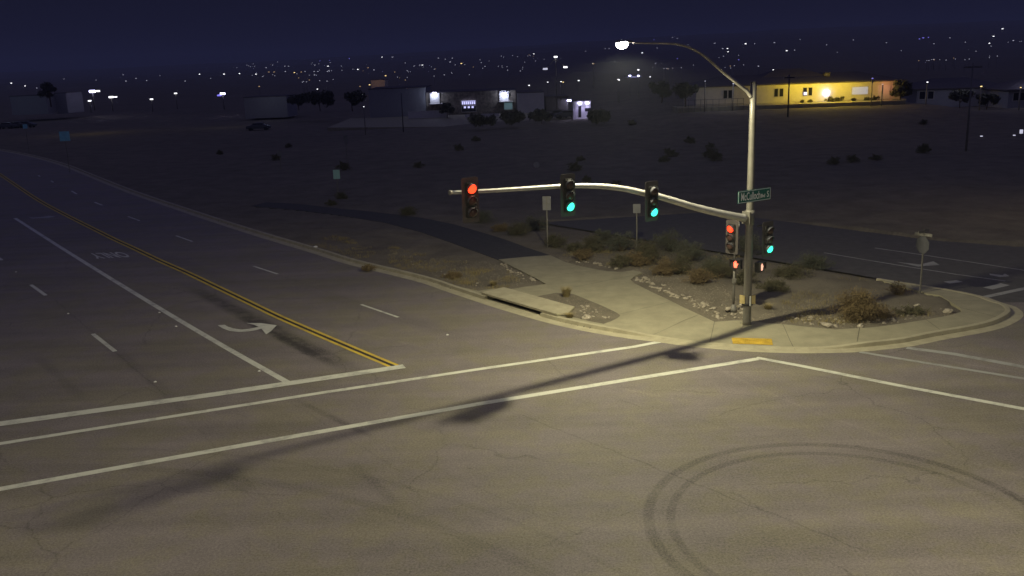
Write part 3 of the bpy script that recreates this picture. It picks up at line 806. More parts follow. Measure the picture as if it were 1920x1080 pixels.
point('signal_glow', c + A2*.4 + Vector((0, 0, .357)), 1.2, (1, .05, .02), .1)
ped_head(PB + Vector((.05, -.12, 2.02)), F2, 'pedestrian signal with a bright raised hand on the thin post behind the mast', 'hand')

# ---------------------------------------------------------------- roadside signs
def post_sign(name, label, cat, basepx, Y, cpx, w, h, face_deg, mp, mback=None, kind='rect', group=None, divider=False, extra=None):
    c = AT(cpx[0], cpx[1], Y); gz = zt(c.x, Y)
    t = thing(name, label, cat, (c.x, Y, gz), math.radians(face_deg+90), group)
    hz = c.z-gz
    bm = BM(); box(bm, -.03, .03, .02, .08, -.1, hz+h/2-.05, .008); link_mesh('post', bm, 'galv2', t)
    bm = BM()
    if kind == 'rect': box(bm, -w/2, w/2, -.012, .0, hz-h/2, hz+h/2, .004)
    elif kind == 'oct':
        f = [bm.verts.new((w/2/math.cos(PI/8)*math.cos(PI/8+k*PI/4), -.01, hz+w/2/math.cos(PI/8)*math.sin(PI/8+k*PI/4))) for k in range(8)]
        g = [bm.verts.new((v.co.x, 0, v.co.z)) for v in f]; bm.faces.new(f); bm.faces.new(g)
        for k in range(8): bm.faces.new((f[k], f[(k+1) % 8], g[(k+1) % 8], g[k]))
    link_mesh('panel', bm, mp, t)
    if divider:
        bm = BM(); box(bm, -w/2-.005, w/2+.005, -.03, -.0125, hz-.015, hz+.015); box(bm, -.02, .02, -.036, -.0125, hz-h/2, hz+h/2); link_mesh('rail', bm, 'galv2', t)
    return t
def ground_Y(px, py): return G(px, py, .1).y
post_sign('road_sign', 'pair of bare grey sign panels stacked on a thin post by the bike path', 'road sign', None, ground_Y(1025, 464), (1025, 381), .46, .78, -92, 'signback', divider=True)
post_sign('road_sign', 'pale mint rectangular sign on a thin post beyond the bike path', 'road sign', None, ground_Y(632, 366), (631, 327), .55, .75, -88, 'mint')
post_sign('road_sign', 'narrow tall sign standing far off in the dark desert lot', 'road sign', None, 105, (648, 262), .45, .95, -70, 'signback')
post_sign('road_sign', 'small square sign left of the narrow one in the dark desert lot', 'road sign', None, 100, (524, 287), .5, .55, -85, 'signback')
post_sign('road_sign', 'large square pale teal sign over the dark highway at left', 'road sign', None, 104, (121, 255.5), 1.05, 1.05, -75, 'teal')
post_sign('road_sign', 'small pale teal sign beyond the large square one at the far left', 'road sign', None, 140, (47, 237), .62, .62, -75, 'teal')
post_sign('road_sign', 'faint grey sign back behind the signal head nearest the pole', 'road sign', None, ground_Y(1195, 470), (1194, 391), .4, .5, -95, 'signback')
post_sign('road_sign', 'round violet tinted sign standing in the dark lot above the mast arm', 'road sign', None, 92, (1006, 309), .6, .62, -90, 'greywall', kind='oct')
SY = ground_Y(1722, 551)
t = post_sign('stop_sign', 'stop sign seen from behind under crossed street name blades', 'stop sign', None, SY, (1730, 459), .72, .72, -160, 'greyback', kind='oct')
hz = AT(1730, 434, SY).z - t.location.z
for dz, a, lab in ((.0, 105, 'upper street name blade'), (-.14, 20, 'lower street name blade')):
    bm = BM(); mx = Matrix.Rotation(math.radians(a), 4, 'Z'); box(bm, -.38, .38, -.01, .01, hz+dz-.06, hz+dz+.07, .004, mx=mx); o = link_mesh('name_blade', bm, 'galv2', t); o['label'] = lab
bm = BM(); box(bm, -.02, .02, .02, .06, 2, hz+.1); link_mesh('post_top', bm, 'galv2', t)

# ---------------------------------------------------------------- rocks, gravel, plants
def on_island(x, y, m=.15):
    return (not inside(x, y)) and pdist(x, y, CP, False) > .8 and not inside(x, y, WP) and not inside(x, y, BP)
def rock_mesh(seed, r=1):
    bm = BM(); bmesh.ops.create_icosphere(bm, subdivisions=2, radius=1)
    for v in bm.verts:
        n_ = noise.noise(v.co*1.3+Vector((seed*7, 0, 0)))*.55 + noise.noise(v.co*3+Vector((seed, 3, 0)))*.15
        v.co = v.co*(1+n_); v.co.z *= .62
    me = bpy.data.meshes.new('rock'); bm.to_mesh(me); bm.free(); me.materials.append(M['rock']); return me
rmesh = [rock_mesh(i) for i in range(9)]
def rock(p, s, label, group, flat=1):
    o = bpy.data.objects.new('rock', random.choice(rmesh)); COL.objects.link(o); o.location = (p.x, p.y, p.z + s*.18)
    o.rotation_euler = (random.uniform(-.3, .3), random.uniform(-.3, .3), random.uniform(0, 6.3)); o.scale = (s*random.uniform(.8, 1.3), s*random.uniform(.7, 1), s*random.uniform(.6, 1))
    return tag(o, label, 'rock', group)
def rnd_quad(q, n):
    c = [G(*p, .13) for p in q]; r = []
    for _ in range(n):
        u, w = random.random(), random.random()
        r.append((c[0]*(1-u)+c[1]*u)*(1-w) + (c[3]*(1-u)+c[2]*u)*w)
    return r
for q, n, s0, s1, lab, grp in [
    ([(1188,522),(1345,598),(1380,596),(1205,518)], 75, .05, .13, 'pale loose rock in the strip along the sidewalk left of the mast', 'rocks left of the mast'),
    ([(1345,596),(1400,597),(1400,570),(1330,570)], 22, .05, .12, 'pale loose rock in the strip along the sidewalk left of the mast', 'rocks left of the mast'),
    ([(1440,601),(1560,614),(1690,603),(1500,588)], 40, .04, .10, 'pale loose rock on the dirt between the mast and the brown bush', 'rocks right of the mast'),
    ([(1640,612),(1790,588),(1740,565),(1620,590)], 18, .04, .09, 'small loose rock on the dirt near the corner tip', 'rocks near the corner tip'),
    ([(945,494),(1008,525),(990,528),(925,494)], 28, .04, .11, 'pale rock lining the concrete path above the storm drain', 'rocks lining the concrete path'),
    ([(1075,492),(1160,505),(1165,500),(1085,486)], 22, .05, .12, 'pale rock behind the back edge of the concrete path', 'rocks behind the concrete path'),
    ([(1075,580),(1120,600),(1150,596),(1100,570)], 24, .03, .10, 'pale rock in the small triangular planter', 'rocks in the planter'),
    ([(760,490),(880,540),(940,520),(820,480)], 14, .03, .07, 'small pale rock on the dry verge', 'rocks on the verge')]:
    for p in rnd_quad(q, n):
        if grp == 'rocks in the planter':
            if not inside(p.x, p.y, [(G(x, y, .13).x, G(x, y, .13).y) for x, y in planter]): continue
            p.z = zs(p.x, p.y)
        else:
            if not on_island(p.x, p.y): continue
            p.z = zt(p.x, p.y)
        rock(p, random.uniform(s0, s1)*random.uniform(.7, 1.15), lab, grp)
for (x, y, s, lab) in [(1550,611,.17,'large pale rock on the dirt at the sidewalk edge right of the mast'), (1613,613,.12,'pale rock beside the sidewalk below the brown bush'),
                       (1777,585,.2,'flat pale rock at the corner tip of the dirt'), (1099,597,.20,'white rock at the curb side of the planter'), (1365,581,.16,'rounded pale rock just left of the mast')]:
    p = G(x, y, .14); p.z = zs(p.x, p.y)+.02; rock(p, s, lab, None)
# gravel: countless small chips
bm = BM()
def chipm(p, s):
    a = random.uniform(0, 6.3); k = 5; c = bm.verts.new((p.x, p.y, p.z+s*.7)); r = [bm.verts.new((p.x+math.cos(a+2*PI*i/k)*s*random.uniform(.7, 1.2), p.y+math.sin(a+2*PI*i/k)*s*random.uniform(.7, 1.2), p.z-.01)) for i in range(k)]
    for i in range(k): bm.faces.new((c, r[i], r[(i+1) % k]))
cnt = 0
for q, n in [([(1180,500),(1345,600),(1420,600),(1330,510)], 1500), ([(1400,600),(1600,616),(1810,586),(1500,560)], 1400), ([(700,470),(890,545),(1010,530),(930,490)], 1200), ([(1000,490),(1060,500),(1200,500),(1100,470)], 500)]:
    for p in rnd_quad(q, n):
        if on_island(p.x, p.y): p.z = zt(p.x, p.y); chipm(p, random.uniform(.012, .04))
for p in rnd_quad([(1000,560),(1075,550),(1163,592),(1066,600)], 500):
    if inside(p.x, p.y, [(G(x, y, .13).x, G(x, y, .13).y) for x, y in planter]): p.z = zs(p.x, p.y)+.01; chipm(p, random.uniform(.012, .035))
tag(link_mesh('gravel', bm, 'gravel'), 'loose gravel over the dirt of the corner', 'gravel', kind='stuff')
# dry ground cover along the verge
bm = BM()
def blade(bm, p, h, w, lean, a):
    d = Vector((math.cos(a), math.sin(a), 0)); s = Vector((-d.y, d.x, 0))*w
    q = [bm.verts.new(p-s), bm.verts.new(p+s), bm.verts.new(p+d*lean*.4+Vector((0, 0, h*.6))+s*.6), bm.verts.new(p+d*lean*.4+Vector((0, 0, h*.6))-s*.6), bm.verts.new(p+d*lean+Vector((0, 0, h)))]
    bm.faces.new((q[0], q[1], q[2], q[3])); bm.faces.new((q[3], q[2], q[4]))
for q, n in [([(560,462),(880,556),(960,510),(620,440)], 520), ([(860,530),(930,543),(990,530),(900,500)], 160), ([(1050,480),(1180,500),(1330,520),(1100,450)], 260), ([(1430,598),(1560,610),(1760,590),(1500,540)], 220), ([(1100,470),(1700,540),(1560,480),(1100,440)], 260)]:
    for p in rnd_quad(q, n):
        if not on_island(p.x, p.y): continue
        if noise.noise(Vector((p.x*.6, p.y*.6, 4))) < -.08: continue
        z = zt(p.x, p.y)
        for _ in range(14):
            blade(bm, Vector((p.x+random.gauss(0, .12), p.y+random.gauss(0, .12), z)), random.uniform(.04, .17), .006, random.uniform(.02, .12), random.uniform(0, 6.3))
tag(link_mesh('dry_grass', bm, 'drygrass'), 'short dry grass scattered over the roadside dirt', 'dry grass', kind='stuff')
def bush(name, label, p, rx, ry, h, n, ml, leaf=.05, cat='bush', group=None, twigs=30, grass=False):
    t = thing(name, label, cat, p, 0, group)
    rnd = random.Random(int(abs(p[0])*100+abs(p[1])*10))
    bm = BM()
    tips = []
    for i in range(twigs):
        a = rnd.uniform(0, 6.3); el = rnd.uniform(.25, 1.4); L = rnd.uniform(.6, 1.0)
        tip = Vector((math.cos(a)*math.cos(el)*rx*L, math.sin(a)*math.cos(el)*ry*L, max(.1, math.sin(el))*h*L))
        mid = tip*.5 + Vector((rnd.gauss(0, .06), rnd.gauss(0, .06), .05))
        tube(bm, [(0, 0, -.05), mid, tip], [.014, .009, .003], 4, cap=False); tips.append((mid, tip))
    link_mesh('twigs', bm, 'twig', t)
    bm = BM()
    cl = [(Vector((0, 0, 0)) + b*rnd.uniform(.45, 1.0), rnd.uniform(.10, .24)*max(rx, h)) for m_, b in tips]
    for i in range(n):
        c, s = rnd.choice(cl); q = c + Vector((rnd.gauss(0, s*.6), rnd.gauss(0, s*.6), rnd.gauss(0, s*.5)))
        if q.z < .02: q.z = abs(q.z)+.02
        nrm = Vector((rnd.gauss(0, 1), rnd.gauss(0, 1), rnd.gauss(0, 1))).normalized(); u = nrm.orthogonal().normalized(); w = nrm.cross(u)
        l = leaf*rnd.uniform(.5, 1.4); k = rnd.uniform(.25, .5)
        bm.faces.new([bm.verts.new(q+u*l*1.4), bm.verts.new(q+w*l*k), bm.verts.new(q-u*l*1.4), bm.verts.new(q-w*l*k)])
    link_mesh('foliage', bm, ml, t)
    return t
def tuft(label, p, r, h, n):
    t = thing('grass_tuft', label, 'grass tuft', p); bm = BM()
    for i in range(n):
        a = random.uniform(0, 6.3); rr = random.uniform(0, r*.35)
        blade(bm, Vector((math.cos(a)*rr, math.sin(a)*rr, 0)), h*random.uniform(.5, 1), .007, r*random.uniform(.1, .9), a+random.gauss(0, .5))
    link_mesh('blades', bm, 'drygrass', t)
def gp(x, y): p = G(x, y, .1); p.z = max(zt(p.x, p.y), .05); return p
p = G(1062, 556, .15); p.z = .13; tuft('yellow dry grass tuft at the top of the triangular planter', p, .38, .55, 420)
p = G(1068, 594, .15); p.z = .12; tuft('low dry grass tuft at the curb side of the planter', p, .33, .24, 260)
tuft('pale dry grass tuft on the verge just left of the storm drain', gp(925, 536), .35, .3, 260)
tuft('thin dry grass tuft on the dirt right of the mast base', gp(1440, 580), .4, .28, 200)
bush('bush', 'large dry brown bush on the dirt right of the mast', gp(1608, 600), 1.15, 1.0, 1.35, 19000, 'drybush', .024, twigs=150)
bush('bush', 'low dry brown shrub in front of the large bush', gp(1655, 594), .75, .6, .55, 1300, 'drybush', .022, twigs=60)
bush('bush', 'smaller brown bush behind the large one near the frontage road', gp(1682, 552), .6, .6, .75, 1300, 'drybush', .022, twigs=60)
bush('bush', 'low dark green creeping shrub right of the large brown bush', gp(1705, 588), .9, .7, .28, 900, 'olive', .04, twigs=30)
for i, (x, y, rx, h, ml, lab) in enumerate([
    (1245,515,.95,.95,'drybush','rounded brown bush just behind the concrete path edge'), (1312,536,.9,.8,'drybush','brown bush behind the rock strip left of the mast'),
    (1165,500,.8,.75,'olive','olive bush at the back edge of the concrete path'), (1095,487,.8,.6,'drybush','low brown bush at the end of the bike path'),
    (1075,470,.7,.5,'olive','small olive bush behind the grey sign post'), (1210,478,1.1,1.0,'olive','broad olive bush in the dark behind the path bushes'),
    (1350,520,1.0,.85,'olive','olive bush behind the thin signal post'), (1290,490,1.3,1.1,'darkleaf','dark bush left of the thin signal post, further back'),
    (1130,455,1.0,.9,'darkleaf','dark bush under the middle signal head'), (765,402,.9,.7,'olive','round bush beside the dark bike path'),
    (640,372,.8,.6,'olive','bush at the foot of the mint sign'), (1000,430,1.3,1.0,'darkleaf','dark bush left of the grey sign panels'),
    (1450,545,.9,.5,'olive','low olive shrub right of the mast behind the dirt'), (1520,500,1.2,.7,'darkleaf','dark shrub beside the frontage road'),
    (1040,462,1.0,.8,'olive','bush left of the end of the concrete path'), (1110,470,1.2,1.0,'olive','broad bush just above the concrete path bend'), (1195,497,.9,.9,'drybush','brown bush behind the notch of the concrete path'),
    (1215,492,1.1,1.1,'olive','tall olive bush behind the notch of the concrete path'), (1275,512,1.0,1.0,'olive','olive bush between two brown bushes behind the rock strip'), (1335,512,1.1,1.0,'darkleaf','dark bush just left of the thin signal post'),
    (1165,470,1.3,1.2,'darkleaf','dark bush between the grey sign and the faint grey sign'), (1255,470,1.3,1.2,'darkleaf','dark bush right of the faint grey sign back'), (970,440,1.1,.7,'olive','low olive shrub along the bike path edge'),
    (1395,535,.9,.7,'olive','olive shrub directly behind the mast pole'), (940,432,.8,.5,'drybush','low dry shrub along the bike path edge'), (1480,520,1.1,.6,'olive','spreading shrub beside the frontage road edge'),
    (690,505,.5,.3,'drybush','small dry shrub on the highway verge'), (850,520,.6,.3,'drybush','flat dry shrub on the verge above the storm drain'),
    (900,415,1.2,.9,'darkleaf','dark bush behind the outermost signal head'), (1400,470,1.3,1.0,'darkleaf','dark bush in the lot behind the mast pole')]):
    bush('bush', lab, gp(x, y), rx, rx, h, int(4200*rx), ml, .028, twigs=50)
# desert scrub in the dark lot
scr = None
for i in range(26):
    y = random.uniform(70, 150); x = random.uniform(-.33*y, .5*y)
    if inside(x, y) or inside(x, y, BP): continue
    s = random.uniform(.6, 1.1)
    if scr is None:
        scr = bush('desert_shrub', 'dark desert shrub scattered over the unlit lot', (x, y, zt(x, y)), 1, 1, .9, 700, 'olive', .09, group='desert shrubs in the unlit lot', twigs=22)
    else: dup(scr, (x, y, zt(x, y)), random.uniform(0, 6.3), scale=(s, s, s*random.uniform(.7, 1.1)))

# ---------------------------------------------------------------- distant buildings
def wall_box(bm, w, d, h, mx=None): box(bm, -w/2, w/2, 0, d, 0, h, mx=mx)
def building(name, label, cat, pxl, pxr, ybase, ytop, Y, depth, mwall, rz=0.0, parapet=True):
    """front wall spans the two picture columns at distance Y"""
    a, b = AT(pxl, ybase, Y), AT(pxr, ybase, Y); top = AT((pxl+pxr)/2, ytop, Y); w = b.x-a.x; z0 = (a.z+b.z)/2; h = top.z-z0
    t = thing(name, label, cat, ((a.x+b.x)/2, Y, z0), rz)
    bm = BM(); box(bm, -w/2, w/2, 0, depth, -3, h); link_mesh('wall', bm, mwall, t)
    if parapet:
        bm = BM(); box(bm, -w/2-.06, w/2+.06, -.06, depth+.06, h+.002, h+.16, .01); link_mesh('parapet', bm, 'roof', t)
    t['w'] = w; t['h'] = h
    return t, w, h
def win(t, x, z, w, h, mname='glass', frame='trim'):
    bm = BM()
    for x0, x1, z0, z1 in ((x-w/2-.1, x-w/2, z-.1, z+h+.1), (x+w/2, x+w/2+.1, z-.1, z+h+.1), (x-w/2, x+w/2, z+h, z+h+.1), (x-w/2, x+w/2, z-.1, z)):
        box(bm, x0, x1, -.07, .03, z0, z1)
    f = link_mesh('window', bm, frame, t)
    bm = BM(); box(bm, x-w/2, x+w/2, -.035, .02, z, z+h); link_mesh('pane', bm, mname, f)
    return f
YW = 188
# shop block: plain side hall, stone fronted middle, pale end hall
t1, w1, h1 = building('warehouse', 'plain windowless pale hall at the left of the distant shop block', 'building', 693, 799, 205, 166, YW, 16, 'greywall')
t2, w2, h2 = building('shop_building', 'low dark stone fronted shop with two wall lamps and a lit entrance', 'building', 800.5, 968, 213, 172, YW, 14, 'stone')
pxm = lambda px, t, Y=YW, py=200: AT(px, py, Y).x - t.location.x
pzm = lambda py, t, Y=YW, px=900: AT(px, py, Y).z - t.location.z
for px in (816, 946):
    x = pxm(px, t2); z = pzm(174, t2, px=px)
    bm = BM(); box(bm, x-.45, x+.45, -.35, -.02, z-.12, z+.2, .03); f = link_mesh('wall_lamp', bm, 'galv2', t2)
    bm = BM(); box(bm, x-.4, x+.4, -.42, -.355, z-.5, z+.1, .03); link_mesh('lamp_glass', bm, 'bluelamp', f)
    point('wall_lamp_light', Vector(t2.location)+Vector((x, -1.0, z-.4)), 120, (.62, .70, 1.0), .2)
bm = BM()   # pale pier under each lamp
for px in (816, 946): x = pxm(px, t2); box(bm, x-.95, x+.95, -.25, -.005, 2.15, h2-.02)
link_mesh('lamp_pier', bm, 'stucco', t2)
bm = BM(); box(bm, pxm(806, t2), pxm(834, t2), -1.4, -.01, 2.05, 2.2); link_mesh('awning', bm, 'trim', t2)
bm = BM(); box(bm, pxm(936, t2), pxm(962, t2), -1.4, -.01, 2.05, 2.2); link_mesh('awning', bm, 'trim', t2)
x0, x1 = pxm(866, t2), pxm(892, t2)
win(t2, (x0+x1)/2, .4, x1-x0, 1.1, 'glass')
bm = BM(); z = pzm(193, t2, px=878)
for k in range(7): xx = x0+(x1-x0)*(k+.5)/7; box(bm, xx-.13, xx+.13, -.3, -.2, z-.25, z+.25)
box(bm, x0, x1, -.3, -.22, z+.33, z+.42)
for k in range(3): xx = x0+(x1-x0)*(k+.8)/3.6; box(bm, xx-.2, xx+.2, -.3, -.2, z-1.0, z-.65)
link_mesh('lit_shop_sign', bm, 'coolpanel', t2)
win(t2, pxm(953, t2), .6, 1.6, 1.3, 'shopwin')
t3, w3, h3 = building('hall', 'pale square hall standing at the right of the distant shop block', 'building', 971, 1021, 219, 174, YW-1.5, 14, 'stucco')
t4, w4, h4 = building('outbuilding', 'dark narrow block right of the pale square hall', 'building', 1024, 1066, 214, 182, YW+6, 10, 'roof')
bm = BM(); z = h4*.9; box(bm, w4/2-1.4, w4/2+.6, -1.6, 0, z-.2, z); o = link_mesh('canopy', bm, 'trim', t4)
bm = BM(); box(bm, w4/2-.3, w4/2+.5, -1.3, -.7, z-.55, z-.22, .03); link_mesh('wall_lamp', bm, 'bluelamp', t4)
point('wall_lamp_light', Vector(t4.location)+Vector((w4/2+.1, -1.6, z-.9)), 40, (.8, .8, 1), .2)
# parking lot apron in front of the shops
P = [AT(x, y, Y) for x, y, Y in ((640, 210, 176), (960, 226, 160), (1090, 228, 160), (1090, 200, 188), (690, 200, 188))]
def lot(name, pts, m, dz=.12):
    bm = BM(); vs = [bm.verts.new((p[0], p[1], p[2])) for p in pts]; low = [bm.verts.new((p[0], p[1], p[2]-3)) for p in pts]
    bm.faces.new(vs)
    for i in range(len(vs)): bm.faces.new((vs[i], vs[(i+1) % len(vs)], low[(i+1) % len(vs)], low[i]))
    return tag(link_mesh(name, bm, m), kind='structure')
zl_ = t2.location.z
lot('parking_lot', [(-32, 168, zl_-.6), (-5, 162, zl_-.9), (12, 164, zl_-.9), (14, 187.3, zl_-.1), (-31, 187.3, zl_-.1)], 'concrete')
def low_wall(label, a, b, h, m='stucco'):
    t = thing('low_wall', label, 'wall', a); d = b-a; L = math.hypot(d.x, d.y); mx = Matrix.Rotation(math.atan2(d.y, d.x), 4, 'Z')
    bm = BM(); box(bm, 0, L, -.1, .1, -1, h, mx=mx); link_mesh('wall', bm, m, t)
    bm = BM(); box(bm, -.05, L+.05, -.14, .14, h+.002, h+.08, mx=mx); link_mesh('coping', bm, m, t)
low_wall('low white wall lit by the left wall lamp of the shop', AT(765, 212.5, 182), AT(840, 214.5, 182), .25)
low_wall('low white wall in front of the lit shop entrance', AT(872, 218, 181), AT(936, 221.5, 181), .25)
# lit kiosk with two bays
tk, wk, hk = building('kiosk', 'small white booth with two brightly lit bays at the right of the shops', 'kiosk', 1075, 1108, 223, 190, 168, 3, 'stucco')
for k, px in enumerate((1087, 1101)):
    x = AT(px, 200, 168).x - tk.location.x
    bm = BM(); box(bm, x-.28, x+.28, -.5, -.01, hk-.45, hk-.15, .03); f = link_mesh('lamp', bm, 'bluelamp', tk)
    spot('kiosk_light', Vector(tk.location)+Vector((x, -.7, hk-.5)), Vector(tk.location)+Vector((x, -.25, 0)), 90, (.55, .5, 1.0), 120, .7, .1)
bm = BM(); x = AT(1087, 200, 168).x - tk.location.x; box(bm, x-.25, x+.25, -.05, -.002, .3, hk-.8); link_mesh('door', bm, 'dark', tk)
bm = BM(); x = AT(1102, 200, 168).x - tk.location.x; box(bm, x-.5, x+.55, -.05, -.002, hk*.42, hk*.62); link_mesh('service_window', bm, 'dark', tk)
bm = BM(); box(bm, -wk/2-.1, wk/2+.1, -.9, -.002, -.1, .12); link_mesh('step', bm, 'stucco', tk)

# cream house under orange light
YH = 160
th, wh, hh = building('house', 'long single storey cream house lit orange behind a low wall', 'house', 1305, 1688, 191, 158, YH, 11, 'ochre', parapet=False)
# front wall stands on a slant in the picture: it is level, the camera is not
hx = lambda px: AT(px, 175, YH).x - th.location.x
def hip(bm, x0, x1, y0, y1, z, rise, ov=.6):
    a = [(x0-ov, y0-ov, z), (x1+ov, y0-ov, z), (x1+ov, y1+ov, z), (x0-ov, y1+ov, z)]; m_ = (y1-y0)/2+ov
    r = [(x0-ov+m_, (y0+y1)/2, z+rise), (x1+ov-m_, (y0+y1)/2, z+rise)]
    v = [bm.verts.new(p) for p in a]; w = [bm.verts.new(p) for p in r]; u = [bm.verts.new((p[0], p[1], p[2]-.18)) for p in a]
    bm.faces.new((v[0], v[1], w[1], w[0])); bm.faces.new((v[1], v[2], w[1])); bm.faces.new((v[2], v[3], w[0], w[1])); bm.faces.new((v[3], v[0], w[0])); bm.faces.new(u)
    for i in range(4): bm.faces.new((v[i], v[(i+1) % 4], u[(i+1) % 4], u[i]))
bm = BM(); hip(bm, -wh/2, wh/2, 0, 11, hh+.19, 1.5); link_mesh('roof', bm, 'roof', th)
bm = BM(); hip(bm, hx(1420), hx(1580), 2, 12, hh+.6, 1.9, .1); link_mesh('raised_roof', bm, 'roof', th)
bm = BM(); box(bm, hx(1556), hx(1566), 3, 4, hh+.9, hh+1.7); link_mesh('roof_cooler', bm, 'roof', th)
for px in (1360, 1369, 1455, 1465, 1509, 1519): win(th, hx(px), 1.0, .62, 1.3, 'glass')
win(th, hx(1612), .9, 2.7, 1.25, 'litwin')
bm = BM(); x = hx(1657); box(bm, x-1.05, x+1.05, -.06, -.002, .02, 2.35); link_mesh('garage_door', bm, 'stucco', th)
for px, m_, s_ in ((1509, 'coolpanel', .25), (1549, 'bluelamp', .38)):
    bm = BM(); x = hx(px); box(bm, x-s_, x+s_, -.45, -.1, 1.35-s_, 1.35+s_, .05); link_mesh('porch_lamp', bm, m_, th)
zh = th.location.z
for i, (px, pw, col) in enumerate(((1435, 25, (1, .84, .35)), (1490, 420, (1, .72, .055)), (1530, 600, (1, .72, .055)), (1575, 480, (1, .72, .055)), (1612, 110, (1, .76, .15)), (1657, 60, (1, .32, .20)))):
    q = Vector((hx(px)+th.location.x, YH-(3.4 if i < 5 else 1.6), zh+2.9 if i < 5 else zh+2.0))
    point('eave_light', q, pw, col, .15)
q = AT(1549, 176, YH-1); point('porch_lamp_light', q, 18, (.7, .65, 1), .1)
# terrace in front of the house and its dark bank
tl = [AT(1285, 200, YH-8), AT(1700, 197, YH-8)]
lot('terrace', [(th.location.x-wh/2-4, YH-5.5, zh-.12), (th.location.x+wh/2-1, YH-4.5, zh-.12), (th.location.x+wh/2+1, YH-.02, zh-.05), (th.location.x-wh/2-4, YH-.02, zh-.05)], 'concrete')
for i, (x, y, r, h, l) in enumerate([(1556,188,.9,1.1,'round clipped bush under the bright porch lamp'), (1573,187,1.2,1.2,'wide clipped bush at the middle of the cream house'), (1601,190,.6,.6,'small shrub under the lit window of the cream house'),
                                     (1504,187,.4,.5,'tiny shrub below the left lit window of the cream house'), (1519,188,.4,.5,'tiny shrub below the dark window of the cream house'), (1640,189,.9,.9,'dark shrub beside the red lit door'),
                                     (1625,190,.6,.5,'low shrub between the lit window and the red door')]):
    p = AT(x, y, YH-1.6); p.z = zh-.08; bush('shrub', l, p, r, .6, h, 500, 'olive', .14, cat='shrub', twigs=16)
# fence along the terrace (left part)
t = thing('rail_fence', 'thin rail fence in front of the pale left wing of the house', 'fence', (AT(1245, 195, YH-5.6).x, YH-5.6, zh-.1))
bm = BM()
for k in range(14): box(bm, k*1.0-.03, k*1.0+.03, -.03, .03, -1.5, 1.3)
link_mesh('posts', bm, 'galv2', t); t.children[0].name = 'fence_posts'
bm = BM()
for z in (.4, 1.2): box(bm, -.05, 13.1, .031, .07, z, z+.07)
link_mesh('rail', bm, 'galv2', t)

# dark houses at right
t5, w5, h5 = building('house', 'dim grey house with dark windows at the right edge', 'house', 1718, 1885, 193, 166, 168, 10, 'greywall', parapet=False)
bm = BM(); hip(bm, -w5/2, w5/2, 0, 10, h5+.19, 1.6); link_mesh('roof', bm, 'roof', t5)
for k in (-7, -5.5, -1, 1, 5): win(t5, k, .9, 1.0, 1.3)
t6, w6, h6 = building('house', 'dim house partly cut by the right edge of the picture', 'house', 1889, 2010, 196, 168, 160, 10, 'greywall', parapet=False)
bm = BM(); hip(bm, -w6/2, w6/2, 0, 10, h6+.19, 1.6); link_mesh('roof', bm, 'roof', t6)
for k in (-4.2, -3, 1): win(t6, k, .8, .9, 1.3)
point('yard_fill', Vector(t5.location)+Vector((-4, -9, 5)), 150, (.7, .7, 1), .3); point('yard_fill', Vector(t5.location)+Vector((8, -9, 5)), 150, (.7, .7, 1), .3)  # added fill without fixtures, so the dim houses show faintly
point('yard_fill', Vector(th.location)+Vector((-wh/2+3, -8, 4)), 150, (.75, .8, 1), .3)  # fill added to lift the pale left wing, no lamp stands here
# pale faint buildings at the left
t7, w7, h7 = building('long_shed', 'long pale shed faintly lit at the far left', 'building', 20, 88, 193, 180, 250, 12, 'greywall')
t8, w8, h8 = building('round_roof_shed', 'grey shed right of the long one at the far left', 'building', 104, 125, 192, 175, 255, 10, 'greywall')
t9, w9, h9 = building('low_building', 'low pale building with a fenced front left of the shop block', 'building', 458, 538, 196, 182, 215, 10, 'greywall')
t10, w10, h10 = building('far_shop', 'distant shop front with two cool lamps beyond the light pole', 'building', 1176, 1203, 151, 143, 460, 14, 'greywall')
t11, w11, h11 = building('orange_house', 'distant house front lit dim orange above the plain hall', 'building', 696, 722, 158, 150, 380, 10, 'ochre')
point('house_light', Vector(t11.location)+Vector((0, -6, h11*.8)), 110, (1, .55, .25), .3)
point('shop_light', Vector(t10.location)+Vector((0, -3, h10*.8)), 500, (.5, .5, 1), .3)
point('yard_fill', AT(10, 178, 240), 90, (.6, .8, 1), .3)  # this and the next: unseen fill for the faint left buildings
point('yard_fill', AT(500, 176, 210), 45, (.7, .8, 1), .3)
# faint pools of light on the ground under the left lamps
point('yard_fill', AT(170, 198, 185)+Vector((0, 0, 1.2)), 160, (1, .8, .2), .3)
point('yard_fill', AT(410, 188, 190)+Vector((0, 0, 1.2)), 60, (1, .95, .6), .3)

# cars parked far off
def car(label, p, rz, body='carpaint'):
    t = thing('parked_car', label, 'car', p, rz)
    bm = BM()
    side = [(-2.2, .35), (-2.25, .75), (-2.0, .92), (-1.2, 1.0), (-.7, 1.42), (.7, 1.46), (1.3, 1.0), (2.0, .9), (2.25, .7), (2.2, .35)]
    rows = [[bm.verts.new((x, s*(.88 if z < 1.1 else .70), z)) for x, z in side] for s in (-1, 1)]
    bm.faces.new(rows[0]); bm.faces.new(rows[1])
    for i in range(len(side)): bm.faces.new((rows[0][i], rows[0][(i+1) % len(side)], rows[1][(i+1) % len(side)], rows[1][i]))
    bmesh.ops.bevel(bm, geom=bm.edges[:], offset=.05, segments=2, affect='EDGES'); link_mesh('body', bm, body, t)
    bm = BM(); box(bm, -.95, 1.0, -.83, .83, 1.05, 1.36, .05); link_mesh('windows', bm, 'glass', t)
    for x in (-1.4, 1.4):
        for y in (-.82, .82):
            bm = BM(); tube(bm, [(x, y-.1, .33), (x, y+.1, .33)], .33, 16); link_mesh('wheel', bm, 'rubber', t)
    return t
def gnd(px, py, Y): q = AT(px, py, Y); return Vector((q.x, Y, zt(q.x, Y)))
